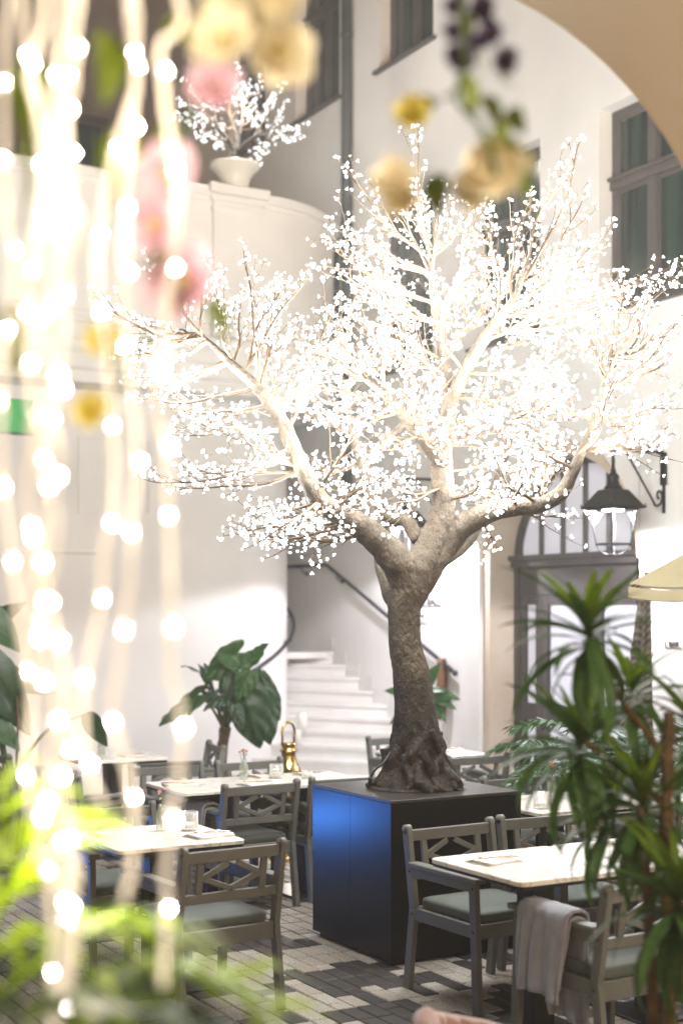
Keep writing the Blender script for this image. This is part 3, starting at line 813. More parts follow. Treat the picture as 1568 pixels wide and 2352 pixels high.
# trunk: dense tube with root relief
def trunk():
    # (u, v, width px, depth offset)
    pr = [(957,1822,212),(957,1806,196),(957,1788,172),(957,1765,146),(957,1735,128),(957,1700,114),(955,1664,100),(950,1600,90),(943,1539,85),(932,1490,76),(928,1445,73),(928,1400,76),(934,1362,82),(940,1340,76),(945,1322,56),(950,1306,16)]
    pts = [(*T(u,v),w/2*7.96/F) for u,v,w in pr]
    sp = smooth_path(pts, 12); n = 72
    vs=[]; fs=[]
    for i,(x,y,z,r) in enumerate(sp):
        low = max(0,1-z/0.42)
        for k in range(n):
            a = 2*math.pi*k/n
            p = Vector((math.cos(a),math.sin(a),z*2.2))
            lump = mnoise.noise(Vector((math.cos(a)*2.2,math.sin(a)*2.2,z*3.5)))*.10*min(1,.25+low*1.6)
            root = low*(.17*math.sin(6*a+2.8*math.sin(z*11))+.13*math.sin(10*a+1.3+3*math.sin(z*17)))*min(1,(z+.01)/.07)
            rid = abs(mnoise.noise(Vector((math.cos(a)*4.5,math.sin(a)*4.5,z*5.5+4))))
            fine = (.30-rid)*.30*min(1,.06+1.6*low) + mnoise.noise(Vector((math.cos(a)*9,math.sin(a)*9,z*16)))*.040 + mnoise.noise(Vector((math.cos(a)*20,math.sin(a)*20,z*42)))*.030
            rr = r*(1+lump+root+fine)
            vs.append((x+math.cos(a)*rr, y+math.sin(a)*rr, max(z,0.004)))
    m_ = len(sp)
    for i in range(m_-1):
        for k in range(n): fs.append((i*n+k,i*n+(k+1)%n,(i+1)*n+(k+1)%n,(i+1)*n+k))
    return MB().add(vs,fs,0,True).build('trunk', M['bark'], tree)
trunk()
# twisted surface roots
for (a0, tw, r0, zt) in ((-1.9,.5,.030,.20),(-1.2,-.7,.026,.16),(-.5,.4,.028,.22),(-2.6,.6,.026,.18),(.3,-.5,.024,.18),(2.6,.4,.028,.2),(-1.55,.9,.020,.32),(-.85,.6,.018,.30)):
    pts=[]
    for k in range(8):
        t_ = k/7; rr = .150+.11*t_**1.6+.015*math.sin(6*t_+a0*3); a_ = a0+tw*math.sin(t_*2.4)*.6
        pts.append((rr*math.cos(a_), rr*math.sin(a_), zt*(1-t_)**1.4+.012, r0*(1.0-.45*t_)))
    sp = smooth_path(pts,4)
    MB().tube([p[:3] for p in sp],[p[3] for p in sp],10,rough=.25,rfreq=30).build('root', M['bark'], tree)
# round foot disc
fd = MB(); n=60; vs=[(0,0,.016)]
for (rr,z) in ((.21,.018),(.252,.014),(.262,.006),(.262,.001)):
    for k in range(n):
        a=2*math.pi*k/n; q=1+.02*mnoise.noise(Vector((math.cos(a)*3,math.sin(a)*3,rr*9))); vs.append((rr*q*math.cos(a),rr*q*math.sin(a),z+.006*mnoise.noise(Vector((math.cos(a)*rr*30,math.sin(a)*rr*30,1)))*(z>.01)))
fs=[(0,1+k,1+(k+1)%n) for k in range(n)]+[(1+i*n+k,1+(i+1)*n+k,1+(i+1)*n+(k+1)%n,1+i*n+(k+1)%n) for i in range(3) for k in range(n)]
fd.add(vs,fs,0,True).build('foot_disc', M['bark'], tree)

branch_nodes = []      # (point, outward direction) along limbs from which branches leave
def limb(pr, seed, name='limb', n=16):
    """pr: (u, v, dY, width px)"""
    pts = [(*T(u,v,dy), w/2*(7.96+dy)/F*(1-.22*i_/len(pr))) for i_,(u,v,dy,w) in enumerate(pr)]
    sp = smooth_path(pts, 7)
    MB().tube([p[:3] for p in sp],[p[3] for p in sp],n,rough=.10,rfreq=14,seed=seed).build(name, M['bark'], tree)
    return [Vector(p[:3]) for p in sp]
LA = limb([(932,1415,0,52),(937,1365,0,74),(922,1306,-.02,84),(880,1255,-.05,72),(830,1210,-.10,62),(775,1178,-.15,55),(735,1150,-.2,50),(708,1105,-.22,46),(680,1045,-.22,44),(655,985,-.2,40),(625,935,-.18,36),(580,880,-.15,30),(530,835,-.12,26),(490,795,-.1,17),(455,765,-.08,10)],1)
LB = limb([(931,1415,0,52),(940,1365,0,76),(960,1308,.02,82),(985,1262,.05,72),(1005,1210,.08,66),(1018,1150,.1,62),(1014,1085,.12,58),(1016,1030,.14,52),(1026,980,.16,44),(1030,900,.2,38),(1016,820,.22,32),(1003,745,.24,26),(992,660,.25,18),(985,570,.26,10)],2)
LC = limb([(932,1415,0,52),(945,1362,.02,76),(983,1302,.06,76),(1022,1250,.1,68),(1065,1208,.1,60),(1115,1180,.08,54),(1175,1165,.05,48),(1235,1160,.02,44),(1285,1135,.0,40),(1312,1090,.0,34),(1335,1035,.0,26),(1365,965,.0,20),(1385,890,0,16),(1405,800,0,9)],3)
LD = limb([(930,1400,.10,70),(905,1350,.22,64),(886,1300,.34,56),(880,1250,.5,50),(870,1200,.62,46),(850,1130,.7,42),(835,1065,.75,40),(812,1005,.8,30),(800,950,.85,20),(780,880,.9,10)],4)
LE = limb([(1027,985,.16,34),(1040,915,.14,34),(1068,850,.1,34),(1100,795,.06,32),(1145,735,.0,28),(1180,685,-.04,20),(1215,600,-.08,11)],5)
LF = limb([(1014,1062,.1,44),(985,1025,.02,40),(950,985,-.06,32),(920,945,-.12,26),(880,905,-.16,20),(835,870,-.2,12)],6)
LG = limb([(838,1062,.75,30),(870,1030,.72,28),(900,1000,.68,24),(935,965,.64,14)],7)
LH = limb([(960,1240,.35,34),(930,1195,.42,34),(885,1195,.5,30),(835,1235,.6,20)],8,n=12)
LI = limb([(1000,1290,.1,40),(1060,1255,.5,34),(1110,1180,.8,28),(1150,1080,1.0,22),(1180,960,1.1,12)],9,n=12)

blossoms = []
def blossom_at(p, d): blossoms.append((p, d))
def twig(mb, p, d, L_, nb, r=.0035):
    """thin twig with blossoms on short stalks"""
    pts=[p]; q=p.copy(); dd=d.normalized(); n_=5
    for k in range(n_):
        dd = (dd+Vector((rng.gauss(0,.10),rng.gauss(0,.10),rng.gauss(.04,.08)))).normalized()
        q = q+dd*(L_/n_); pts.append(q.copy())
    mb.tube(pts,[r*(1-.6*k/n_) for k in range(n_+1)],4,cap=False)
    for k in range(nb):
        t_ = (k+rng.uniform(.2,.9))/nb*n_; i=min(int(t_),n_-1); f_=t_-i
        b_ = pts[i].lerp(pts[i+1],f_)
        off = Vector((rng.gauss(0,1),rng.gauss(0,1),rng.gauss(.25,1))).normalized()
        off = (off-dd*off.dot(dd)*.6).normalized()
        st = b_+off*rng.uniform(.018,.04)
        mb.tube([b_,st],[.0022,.0018],3,cap=False); blossom_at(st,off)
    blossom_at(pts[-1],dd)
def branch(p0, p1, bow=.08, r0=.011, ntw=9, bare=.18, bl=(3,6), tl=(.14,.30), bs=.042):
    """secondary branch from p0 to p1 carrying twigs"""
    p0,p1=Vector(p0),Vector(p1); L_=(p1-p0).length
    side=Vector((rng.gauss(0,1),rng.gauss(0,1),rng.gauss(0,1))); dirn=(p1-p0).normalized(); side=(side-dirn*side.dot(dirn)).normalized()
    pts=[]; N_=10; ph=rng.uniform(0,6)
    for k in range(N_+1):
        t_=k/N_; pts.append(p0.lerp(p1,t_)+side*(bow*L_*math.sin(math.pi*t_)+.012*math.sin(9*t_+ph))+Vector((0,0,-.05*L_*math.sin(math.pi*t_))))
    mb=MB(); mb.tube(pts,[r0*(1-.8*k/N_)+.0018 for k in range(N_+1)],7,cap=False,rough=.15,rfreq=40)
    for k in range(ntw):
        t_=bare+(1-bare)*(k+rng.random()*.7)/ntw; i=min(int(t_*N_),N_-1); q=pts[i].lerp(pts[i+1],t_*N_-i)
        d=(pts[i+1]-pts[i]).normalized()
        o_=Vector((rng.gauss(0,1),rng.gauss(0,1),rng.gauss(.15,.9))); o_=(o_-d*o_.dot(d)).normalized()
        dd=(d+o_*rng.uniform(.25,.85)).normalized()
        ll=rng.uniform(*tl)*(1-.45*t_)
        twig(mb,q,dd,ll,max(bl[0],int(ll/bs)))
    twig(mb,pts[-1],(pts[-1]-pts[-2]),rng.uniform(.08,.16),rng.randint(4,6),.003)
    mb.build('branch', M['twig'], tree)
def near(L, u, v):
    best=None
    for p in L:
        w=p+tc3; X=C30*w.x-S30*w.y; Y=S30*w.x+C30*w.y
        d=(784+X/Y*F-u)**2+(1403-(w.z-EYE)/Y*F-v)**2
        if best is None or d<best[0]: best=(d,p)
    return best[1]
# branches read off the photograph: limb, start (u,v), tip (u,v), depth of tip
spec = [
 (LA,(455,768),(325,830),-.15,5),(LA,(480,790),(305,815),.0,5),(LA,(470,775),(230,695),-.1,7),(LA,(465,770),(360,610),-.1,7),(LA,(455,765),(345,745),.1,4),
 (LA,(520,830),(330,870),-.2,6),(LA,(590,890),(335,925),-.25,8),(LA,(620,930),(400,945),-.1,7),(LA,(655,985),(420,1000),-.3,8),(LA,(680,1050),(335,1115),-.3,9),
 (LA,(690,1080),(410,1120),-.1,8),(LA,(735,1150),(590,1180),-.35,6),(LA,(560,865),(700,640),.1,9),(LA,(590,890),(560,590),-.05,9),(LA,(600,900),(640,640),.15,9),(LA,(540,840),(500,680),-.15,7),
 (LA,(640,960),(770,700),-.3,9),(LA,(660,990),(730,830),-.45,8),(LA,(690,1070),(560,1010),-.5,7),(LA,(830,1215),(530,1220),.05,9),(LA,(800,1200),(600,1235),-.2,8),(LA,(720,1130),(830,960),-.5,8),
 (LA,(760,1165),(880,1090),-.55,7),(LA,(850,1230),(640,1250),-.15,7),(LA,(740,1150),(700,1200),-.4,5),(LA,(650,980),(610,780),.3,8),
 (LB,(985,600),(790,390),.3,9),(LB,(988,620),(955,310),.3,8),(LB,(990,640),(770,520),.1,9),(LB,(995,700),(760,570),.35,9),(LB,(1003,750),(770,620),.0,9),(LB,(985,570),(960,440),.4,7),
 (LB,(990,640),(1010,460),.15,8),(LB,(985,600),(1090,470),.25,8),(LB,(1003,745),(870,640),-.1,8),(LB,(1016,820),(890,700),-.15,9),(LB,(1016,820),(1120,690),.45,9),(LB,(1020,860),(820,740),.4,9),
 (LB,(1028,900),(930,800),-.25,8),(LB,(1026,980),(1160,850),.3,9),(LB,(1016,1030),(1150,960),.0,9),(LB,(1016,1085),(1180,1040),.3,8),(LB,(1018,1120),(880,1120),-.3,7),(LB,(1018,1150),(1120,1100),-.2,6),
 (LB,(1003,740),(1070,560),.05,9),
 (LE,(1200,640),(1335,330),-.1,8),(LE,(1190,670),(1275,410),-.05,8),(LE,(1180,690),(1210,460),.0,8),(LE,(1170,700),(1405,530),-.15,9),(LE,(1150,730),(1568,610),-.2,11),(LE,(1130,760),(1568,655),-.05,10),
 (LE,(1110,790),(1400,660),-.3,10),(LE,(1145,735),(1120,500),.2,9),(LE,(1070,850),(1330,790),-.35,10),(LE,(1040,920),(1290,860),-.1,10),(LE,(1100,795),(1180,600),.2,9),(LE,(1060,860),(1000,640),-.15,8),(LE,(1145,735),(1290,600),.15,9),
 (LE,(1075,840),(1220,760),.4,8),
 (LC,(1400,820),(1540,765),.0,7),(LC,(1395,850),(1480,690),-.1,7),(LC,(1390,880),(1350,760),.1,7),(LC,(1385,890),(1525,835),.1,7),(LC,(1370,950),(1525,930),-.1,7),(LC,(1365,965),(1230,880),.1,8),(LC,(1340,1025),(1510,1030),-.2,8),
 (LC,(1335,1040),(1480,960),.1,8),(LC,(1315,1085),(1200,990),-.15,8),(LC,(1240,1160),(1130,1060),-.2,8),(LC,(1240,1160),(1290,1020),.2,8),(LC,(1180,1165),(1090,1130),.2,6),
 (LC,(1120,1185),(1125,1240),.1,4),(LC,(1170,1165),(1280,1190),.1,5),(LC,(1400,810),(1430,700),.15,6),(LC,(1330,1050),(1410,870),-.35,8),(LC,(1175,1165),(1200,1090),-.3,6),
 (LF,(835,870),(700,790),-.25,9),(LF,(850,880),(760,740),-.15,9),(LF,(880,905),(720,880),-.4,9),(LF,(920,945),(800,960),-.45,8),(LF,(950,985),(1000,880),-.5,8),(LF,(985,1025),(1090,960),-.5,8),(LF,(900,925),(880,780),-.35,9),(LF,(960,995),(860,1040),-.4,7),
 (LD,(800,950),(690,840),1.0,8),(LD,(790,910),(800,760),1.0,8),(LD,(812,1005),(720,950),.9,8),(LD,(835,1065),(700,1060),.9,8),(LD,(850,1130),(720,1120),.8,8),(LD,(870,1200),(930,1130),.5,6),(LD,(780,880),(860,820),1.1,8),
 (LG,(935,965),(1020,900),.7,8),(LG,(930,970),(950,860),.8,8),(LG,(900,1000),(960,1040),.5,7),
 (LH,(835,1235),(690,1150),.6,8),(LH,(840,1230),(640,1210),.5,8),(LH,(885,1195),(850,1140),.3,6),
 (LI,(1180,960),(1290,900),1.2,8),(LI,(1175,980),(1230,820),1.2,8),(LI,(1150,1080),(1290,1060),1.1,8),(LI,(1165,1030),(1100,900),1.0,8),(LI,(1180,960),(1330,960),1.0,8),(LI,(1130,1140),(1230,1110),.9,7),
]
for (L_,s0,s1,dy,ntw) in spec:
    p0=near(L_,*s0); p1=T(s1[0],s1[1],dy)
    # tips: stop the branch a little short, the end twig covers the rest
    p1=p0.lerp(p1,.92)
    branch(p0,p1,bow=rng.uniform(-.08,.10),r0=.010,ntw=ntw-1,tl=(.20,.46))
    if rng.random()<.7:
        q=T(s1[0]+rng.gauss(0,45),s1[1]+rng.gauss(0,40),dy+rng.gauss(0,.28)); branch(p0,p0.lerp(q,rng.uniform(.6,.85)),bow=rng.uniform(-.1,.1),r0=.008,ntw=max(4,ntw-3),tl=(.20,.42))

def blossom_mesh(name, m, rad, cup=.35):
    mb=MB(); vs=[(0,0,0)]; fs=[]
    for k in range(5):
        a=2*math.pi*k/5; w=.52
        def pt(r,da,z): return (rad*r*math.cos(a+da),rad*r*math.sin(a+da),rad*z)
        i=len(vs); vs+= [pt(.45,-w*.75,.12*cup+.1),pt(.86,-w*.62,cup),pt(1.0,0,cup*1.15),pt(.86,w*.62,cup),pt(.45,w*.75,.12*cup+.1)]
        fs+=[(0,i,i+1,i+2),(0,i+2,i+3,i+4)]
    mb.add(vs,fs,0,False)
    i0=len(mb.v)
    mb.lathe([(0,-.55*rad),(.13*rad,-.45*rad),(.17*rad,0),(0,.12*rad)],5)
    return mb.mesh(name,m)
bmesh_a = blossom_mesh('blossom', M['blossom'], .0125, .5)
def orient(d):
    return Vector((0,0,1)).rotation_difference(d).to_euler()
# nearest to the camera first
camp = Vector((0,0,EYE))-tc3
blossoms.sort(key=lambda q:(q[0]-camp).length)
def place_blossoms(items, me, parent, m, n_single):
    rest=MB(); bv=[Vector(v.co) for v in me.vertices]; bf=[tuple(p.vertices) for p in me.polygons]
    for i,(p,d) in enumerate(items):
        s_=rng.uniform(.65,1.25)
        if i<n_single:
            link('blossom', me, parent, p, orient(d), s_)
        else:
            mt=Matrix.LocRotScale(p,orient(d),Vector((s_,)*3)); rest.add(bv,bf,0,False,mt)
    if len(items)>n_single:
        o=rest.build('blossoms', m, parent); o['kind']='stuff'
place_blossoms(blossoms, bmesh_a, tree, M['blossom'], 300)
led_i=0
# the LEDs' light: clusters spread through the crown
for (u,v,dy) in ((520,860,-.1),(610,760,.1),(410,850,-.2),(640,1080,-.3),(700,900,-.3),(650,1180,0),(780,1000,-.4),(820,760,.1),(900,620,.2),(880,880,-.3),(960,470,.3),(1010,740,.2),(1000,950,-.4),(900,1090,.6),
                 (1110,620,.1),(1100,900,-.2),(1200,760,-.2),(1270,480,-.1),(1330,650,-.2),(1250,930,-.1),(1160,1080,0),(1400,760,0),(1440,900,0),(1380,1040,-.1),(760,860,.9),(1220,980,1.0)):
    led_i+=1
    if led_i%2:
        ld=bpy.data.lights.new('led_cluster','POINT'); ld.energy=TREE_W
    else:
        ld=bpy.data.lights.new('led_cluster','SPOT'); ld.energy=TREE_W*.9; ld.spot_size=R(176); ld.spot_blend=.6
    ld.color=(1.0,.975,.935); ld.shadow_soft_size=.20
    lo=bpy.data.objects.new('led_cluster',ld); COL.objects.link(lo); lo.parent=tree; lo.location=T(u,v,dy); lo.rotation_euler=(R(180),0,0)
# power lead at the foot
ct=empty('power_cable', P(848,1805,7.75), 0, 'black power lead with in-line plug hanging at the trunk foot', 'cable'); c0=P(848,1805,7.75)
MB().tube(smooth_path([(P(896,1728,7.80)-c0),(P(880,1752,7.74)-c0),(P(862,1768,7.72)-c0),(P(851,1784,7.72)-c0)],5),.006,6).build('lead', M['rubber'], ct)
MB().tube([(P(851,1784,7.72)-c0),(P(850,1790,7.72)-c0),(P(849,1797,7.72)-c0),(P(848,1806,7.74)-c0)],[.009,.013,.011,.010],8).build('plug', M['rubber'], ct)

# ------------------------------------------------------------------ small light tree in its urn
pu = P(541, 440, 14.55)
urn = empty('urn', (pu.x, CC[1]-RB+.05, 6.162), 0, 'cream ceramic urn on the balcony pedestal', 'urn')
mb=MB(); mb.lathe([(0,0),(.135,0),(.14,.02),(.145,.05),(.165,.12),(.21,.18),(.25,.215),(.262,.235),(.258,.25),(.24,.252),(.225,.235),(.2,.22),(0,.215)],36); mb.build('bowl', M['ceramic'], urn)
mb=MB(); mb.lathe([(0,.222),(.2,.222)],24); mb.build('soil', M['soil'], urn)
st = empty('small_light_tree', (pu.x, CC[1]-RB+.05, 6.162+.222), 0, 'small glowing blossom tree standing in the urn on the balcony', 'light tree')
so = Vector((pu.x, CC[1]-RB+.05, 6.384))
YS=S30*so.x+C30*so.y
def TS(u,v,dy=0): return P(u,v,YS+dy)-so
mb=MB(); mb.tube([(0,0,-.02),TS(541,360),TS(541,350)],[.05,.042,.04],12,rough=.2,rfreq=20); mb.build('trunk', M['bark'], st)
sl=[]
for pr in ([(541,352,0),(530,330,0),(515,310,-.05),(490,280,-.1)],[(541,352,0),(548,330,.05),(555,290,.05),(560,240,.1)],[(541,352,0),(560,335,-.05),(585,315,-.1),(610,300,-.1)],[(541,352,0),(545,320,.1),(530,270,.2),(520,230,.2)]):
    pts=[TS(*q) for q in pr]; sp=smooth_path(pts,4)
    MB().tube(sp,[.035-.026*k/(len(sp)-1) for k in range(len(sp))],8,rough=.15,rfreq=20).build('limb', M['bark'], st); sl.append([Vector(q) for q in sp])
blossoms=[]
tree_big=tree; tree=st
for (li,s,tip) in ((0,.9,(420,180,0)),(0,.8,(415,240,-.1)),(0,1,(440,210,.1)),(0,.7,(405,265,0)),(0,.6,(440,290,-.2)),(0,.5,(470,320,-.2)),(0,.95,(480,200,-.2)),(0,.4,(500,335,-.1)),(0,.8,(460,255,.2)),
                 (1,1,(550,165,.1)),(1,.9,(600,190,0)),(1,.8,(570,210,-.2)),(1,.7,(620,240,.1)),(1,1,(530,190,.2)),(1,.6,(600,270,.2)),(1,.5,(575,250,-.25)),
                 (2,1,(690,295,0)),(2,.9,(660,250,.1)),(2,.8,(650,310,-.2)),(2,.7,(600,345,-.15)),(2,.6,(630,225,0)),(2,.9,(645,200,.1)),(2,.5,(590,360,0)),(2,.8,(680,320,.1)),
                 (3,1,(510,185,.2)),(3,.8,(480,225,.3)),(3,.7,(560,220,.3)),(3,.9,(535,215,0)),(3,.5,(500,290,.1))):
    L_=sl[li]; p0=L_[min(len(L_)-1,int(s*(len(L_)-1)))]; p1=p0.lerp(TS(*tip),.9)
    branch(p0,p1,bow=.06,r0=.007,ntw=4,bare=.3,bl=(2,3),tl=(.10,.20),bs=.07)
tree=tree_big
bm2=blossom_mesh('blossom', M['blossom_small'], .018, .5)
place_blossoms(blossoms, bm2, st, M['blossom_small'], 300)
for (u,v) in ((545,240),):
    ld=bpy.data.lights.new('led_cluster','POINT'); ld.energy=TREE_W*1.0; ld.color=(1,.95,.88); ld.shadow_soft_size=.1
    lo=bpy.data.objects.new('led_cluster',ld); COL.objects.link(lo); lo.parent=st; lo.location=TS(u,v,-.1)

# ------------------------------------------------------------------ tables
def table(a0,a1,b0,b1,label,group='marble topped bistro tables'):
    ca,cb=(a0+a1)/2,(b0+b1)/2
    t=empty('bistro_table',(ca,cb,0),0,label,'table',group)
    w,d=(a1-a0)/2,(b1-b0)/2
    # rounded corner top
    poly=[]; rc=.035
    for (sx,sy,a0_) in ((1,1,0),(-1,1,90),(-1,-1,180),(1,-1,270)):
        for k in range(5):
            an=R(a0_+90*k/4); poly.append((sx*(w-rc)+rc*math.cos(an), sy*(d-rc)+rc*math.sin(an)))
    mb=MB(); n=len(poly); e=.004
    vs=[(x,y,.722) for x,y in poly]+[(x,y,.742-e) for x,y in poly]+[(x*(1-e/w),y*(1-e/d),.742) for x,y in poly]
    fs=[tuple(range(n-1,-1,-1)),tuple(range(2*n,3*n))]+[(k,(k+1)%n,n+(k+1)%n,n+k) for k in range(n)]+[(n+k,n+(k+1)%n,2*n+(k+1)%n,2*n+k) for k in range(n)]
    mb.add(vs,fs); mb.build('table_top', M['marble'], t)
    MB().box((-w+.012,-d+.012,.704),(w-.012,d-.012,.7215),ch=.002).build('underframe', M['black_metal'], t)
    MB().box((-.06,-.06,.012),(.06,.06,.703),ch=.004).build('column', M['black_metal'], t)
    MB().box((-.21,-.21,0),(.21,.21,.0118),ch=.003).build('base_plate', M['black_metal'], t)
    return t
TZT=.742
table(2.39,3.05,6.20,6.86,'square marble table in front, left of the plinth, with vase and glass')
table(3.49,4.165,7.96,8.60,'marble table behind the front left one, nearer half of the pair by the gold lantern')
table(4.171,4.85,7.96,8.60,'marble table joined on the right of its pair, just behind the plinth')
table(3.53,4.20,4.65,5.33,'marble table at front right with napkin and cutlery on its corner')
table(4.206,4.88,4.65,5.33,'marble table at right behind the long leaves, with coral flower vase')
table(4.83,5.49,6.20,6.86,'marble table just right of the plinth')
table(5.496,6.15,6.20,6.86,'marble table at right edge half hidden by dark leaves')
table(3.60,4.26,9.98,10.63,'marble table by the left wall beyond the light strands')
table(5.86,6.52,9.02,9.65,'small marble table behind the trunk in front of the stairs')

# ------------------------------------------------------------------ chairs
def chair_parts():
    W=.255; parts=[]       # half width between post centres
    m=M['chair']
    def add(name,mb,mt=m,sub=None): parts.append((name,mb.mesh(name,mt),sub))
    for s in (-1,1):
        # rear leg: lower part splays back, upper part leans back
        mb=MB(); mb.bar((s*W,-.30,0),(s*W,-.245,.40),.030,.050,up=(0,1,0)); mb.bar((s*W,-.245,.40),(s*W,-.305,.775),.030,.050,up=(0,1,0))
        mb.tube([(s*W-.015,-.306,.775),(s*W+.015,-.306,.775)],.0248,12)
        add('rear_leg',mb)
        mb=MB(); mb.bar((s*W,.262,0),(s*W,.232,.600),.030,.050,up=(0,1,0)); add('front_leg',mb)
        mb=MB(); mb.box((s*W-.030,-.262,.601),(s*W+.030,.285,.625),ch=.004); add('armrest',mb)
        mb=MB(); mb.box((s*W-.012,-.255,.555),(s*W+.012,.215,.600),ch=.003); add('arm_rail',mb)
        mb=MB(); mb.box((s*W-.011,-.235,.345),(s*W+.011,.225,.405),ch=.003); add('seat_rail',mb)
        mb=MB()
        for (y,z) in ((-.245,.375),(.243,.375),(.238,.575),(-.27,.578)):
            mb.tube([(s*(W+.0125),y,z),(s*(W+.0172),y,z)],.0075,8)
        add('bolts',mb,M['bolt'])
    w=W-.015
    def back_y(z): return -.245-.06*(z-.40)/.375
    def bb(p,q,wd,t): # bar in the plane of the back: p,q=(x,z)
        mb=MB(); mb.bar((p[0],back_y(p[1]),p[1]),(q[0],back_y(q[1]),q[1]),t,wd,up=(0,0,1) if abs(p[1]-q[1])<.3*abs(p[0]-q[0])+.02 else (1,0,0)); return mb
    mb=MB(); z=.745; mb.box((-w,back_y(z)-.011,z-.0275),(w,back_y(z)+.011,z+.0275),ch=.003); add('top_rail',mb)
    mb=MB(); z=.555; mb.box((-w,back_y(z)-.011,z-.022),(w,back_y(z)+.011,z+.022),ch=.003); add('lower_back_rail',mb)
    mb=MB(); mb.box((-w,-.260,.325),(w,-.236,.405),ch=.003); add('rear_apron',mb)
    mb=MB(); mb.box((-w,.222,.335),(w,.244,.405),ch=.003); add('front_apron',mb)
    mb=MB()
    for k in range(7):
        y=-.215+k*.069; mb.box((-w+.004,y-.026,.386),(w-.004,y+.026,.402))
    add('seat_slats',mb)
    xs=.165
    for s in (-1,1):
        mb=MB(); p=(s*xs,.577); q=(s*xs,.7175)
        mb.bar((p[0],back_y(p[1]),p[1]),(q[0],back_y(q[1]),q[1]),.020,.034,up=(1,0,0)); add('back_slat',mb)
    zm=.647
    for (p,q) in (((-xs+.017,zm),(-.022,.708)),((xs-.017,zm),(.022,.708)),((-xs+.017,zm),(-.0,.588)),((xs-.017,zm),(.0,.588))):
        mb=MB(); P_=Vector((p[0],back_y(p[1]),p[1])); Q_=Vector((q[0],back_y(q[1]),q[1])); mb.bar(P_,Q_,.0175,.027,up=(0,0,1)); add('lattice_bar',mb)
    # cushion
    def cush(u,v):
        return None
    mb=MB(); n=40; ring=[]
    def outline(sc,z):
        pts=[]; hx,hy,rc=.232*sc,.235*sc,.045
        for (sx,sy,a0) in ((1,1,0),(-1,1,90),(-1,-1,180),(1,-1,270)):
            for k in range(6):
                an=R(a0+90*k/5); pts.append((sx*(hx-rc)+rc*math.cos(an), sy*(hy-rc)+rc*math.sin(an)-.005,z))
        return pts
    lv=[outline(.97,.404),outline(1.0,.412),outline(1.0,.438),outline(.985,.448),outline(.93,.454),outline(.7,.461),outline(.3,.464)]
    nn=len(lv[0]); vs=sum(lv,[]); fs=[(i*nn+k,i*nn+(k+1)%nn,(i+1)*nn+(k+1)%nn,(i+1)*nn+k) for i in range(len(lv)-1) for k in range(nn)]
    fs+=[tuple(range(nn-1,-1,-1)),tuple(range((len(lv)-1)*nn,len(lv)*nn))]
    mb.add(vs,fs,0,True); add('seat_cushion',mb,M['cushion'])
    mb=MB(); 
    mb.box((-.2345,.10,.414),(-.2315,.155,.432)); mb2=MB()
    mb2.box((-.2352,.108,.4215),(-.2346,.118,.4265)); mb2.box((-.2352,.122,.4215),(-.2346,.148,.4255))
    parts.append(('tag',mb.mesh('tag',M['tag']),'seat_cushion')); parts.append(('tag_print',mb2.mesh('tag_print',M['tag_print']),'seat_cushion'))
    return parts
CP=chair_parts()
def chair(a,b,rz,label,small=False):
    """a, b: middle of the back's foot line; rz 0 faces +y"""
    c,s=math.cos(rz),math.sin(rz)
    t=empty('armchair',(a-s*.275,b+c*.275,0),rz,label,'chair','grey slatted garden armchairs with cushions')
    cu=None
    for (n,me,sub) in CP:
        o=link(n,me,cu if sub else t)
        if n=='seat_cushion': cu=o
    return t
PI=math.pi
chair(2.80,5.86,R(4),'grey armchair seen from behind in front of the front left table')
chair(2.78,7.34,PI+R(-3),'grey armchair behind the front left table, facing the camera')
chair(3.96,7.88,R(3),'grey armchair with blue grey blanket on its arm, between the two left tables')
chair(4.60,7.92,R(-2),'grey armchair partly hidden by the plinth\'s left side')
chair(4.50,9.08,PI+R(2),'grey armchair facing the camera beside the tall gold lantern')
chair(3.87,9.10,PI+R(-4),'grey armchair facing the camera left of the one by the gold lantern')
chair(4.80,10.38,R(78),'grey armchair turned sideways at the trunk of the elephant ear plant')
chair(3.10,10.55,R(-80),'grey armchair at the left edge in front of the dark green pot')
chair(3.02,9.05,R(-60),'grey armchair behind the light strands with pale cloth over its back')
chair(4.03,5.87,PI+R(2),'grey armchair in front of the plinth at the front right table')
chair(4.63,5.90,PI+R(-3),'grey armchair right of the one before the plinth, behind the right table')
chair(3.88,4.27,R(1),'grey armchair with lavender blanket hung over its arm, front right')
chair(5.25,5.86,R(2),'grey armchair seen from behind at the table right of the plinth, beyond the leaves')
chair(6.11,8.60,R(-3),'grey armchair seen from behind, right of the trunk base')
chair(6.42,10.22,PI+R(6),'grey armchair left of the trunk in front of the steps')
chair(5.55,7.35,PI+R(3),'grey armchair right of the plinth\'s rear corner, half hidden by the plinth')

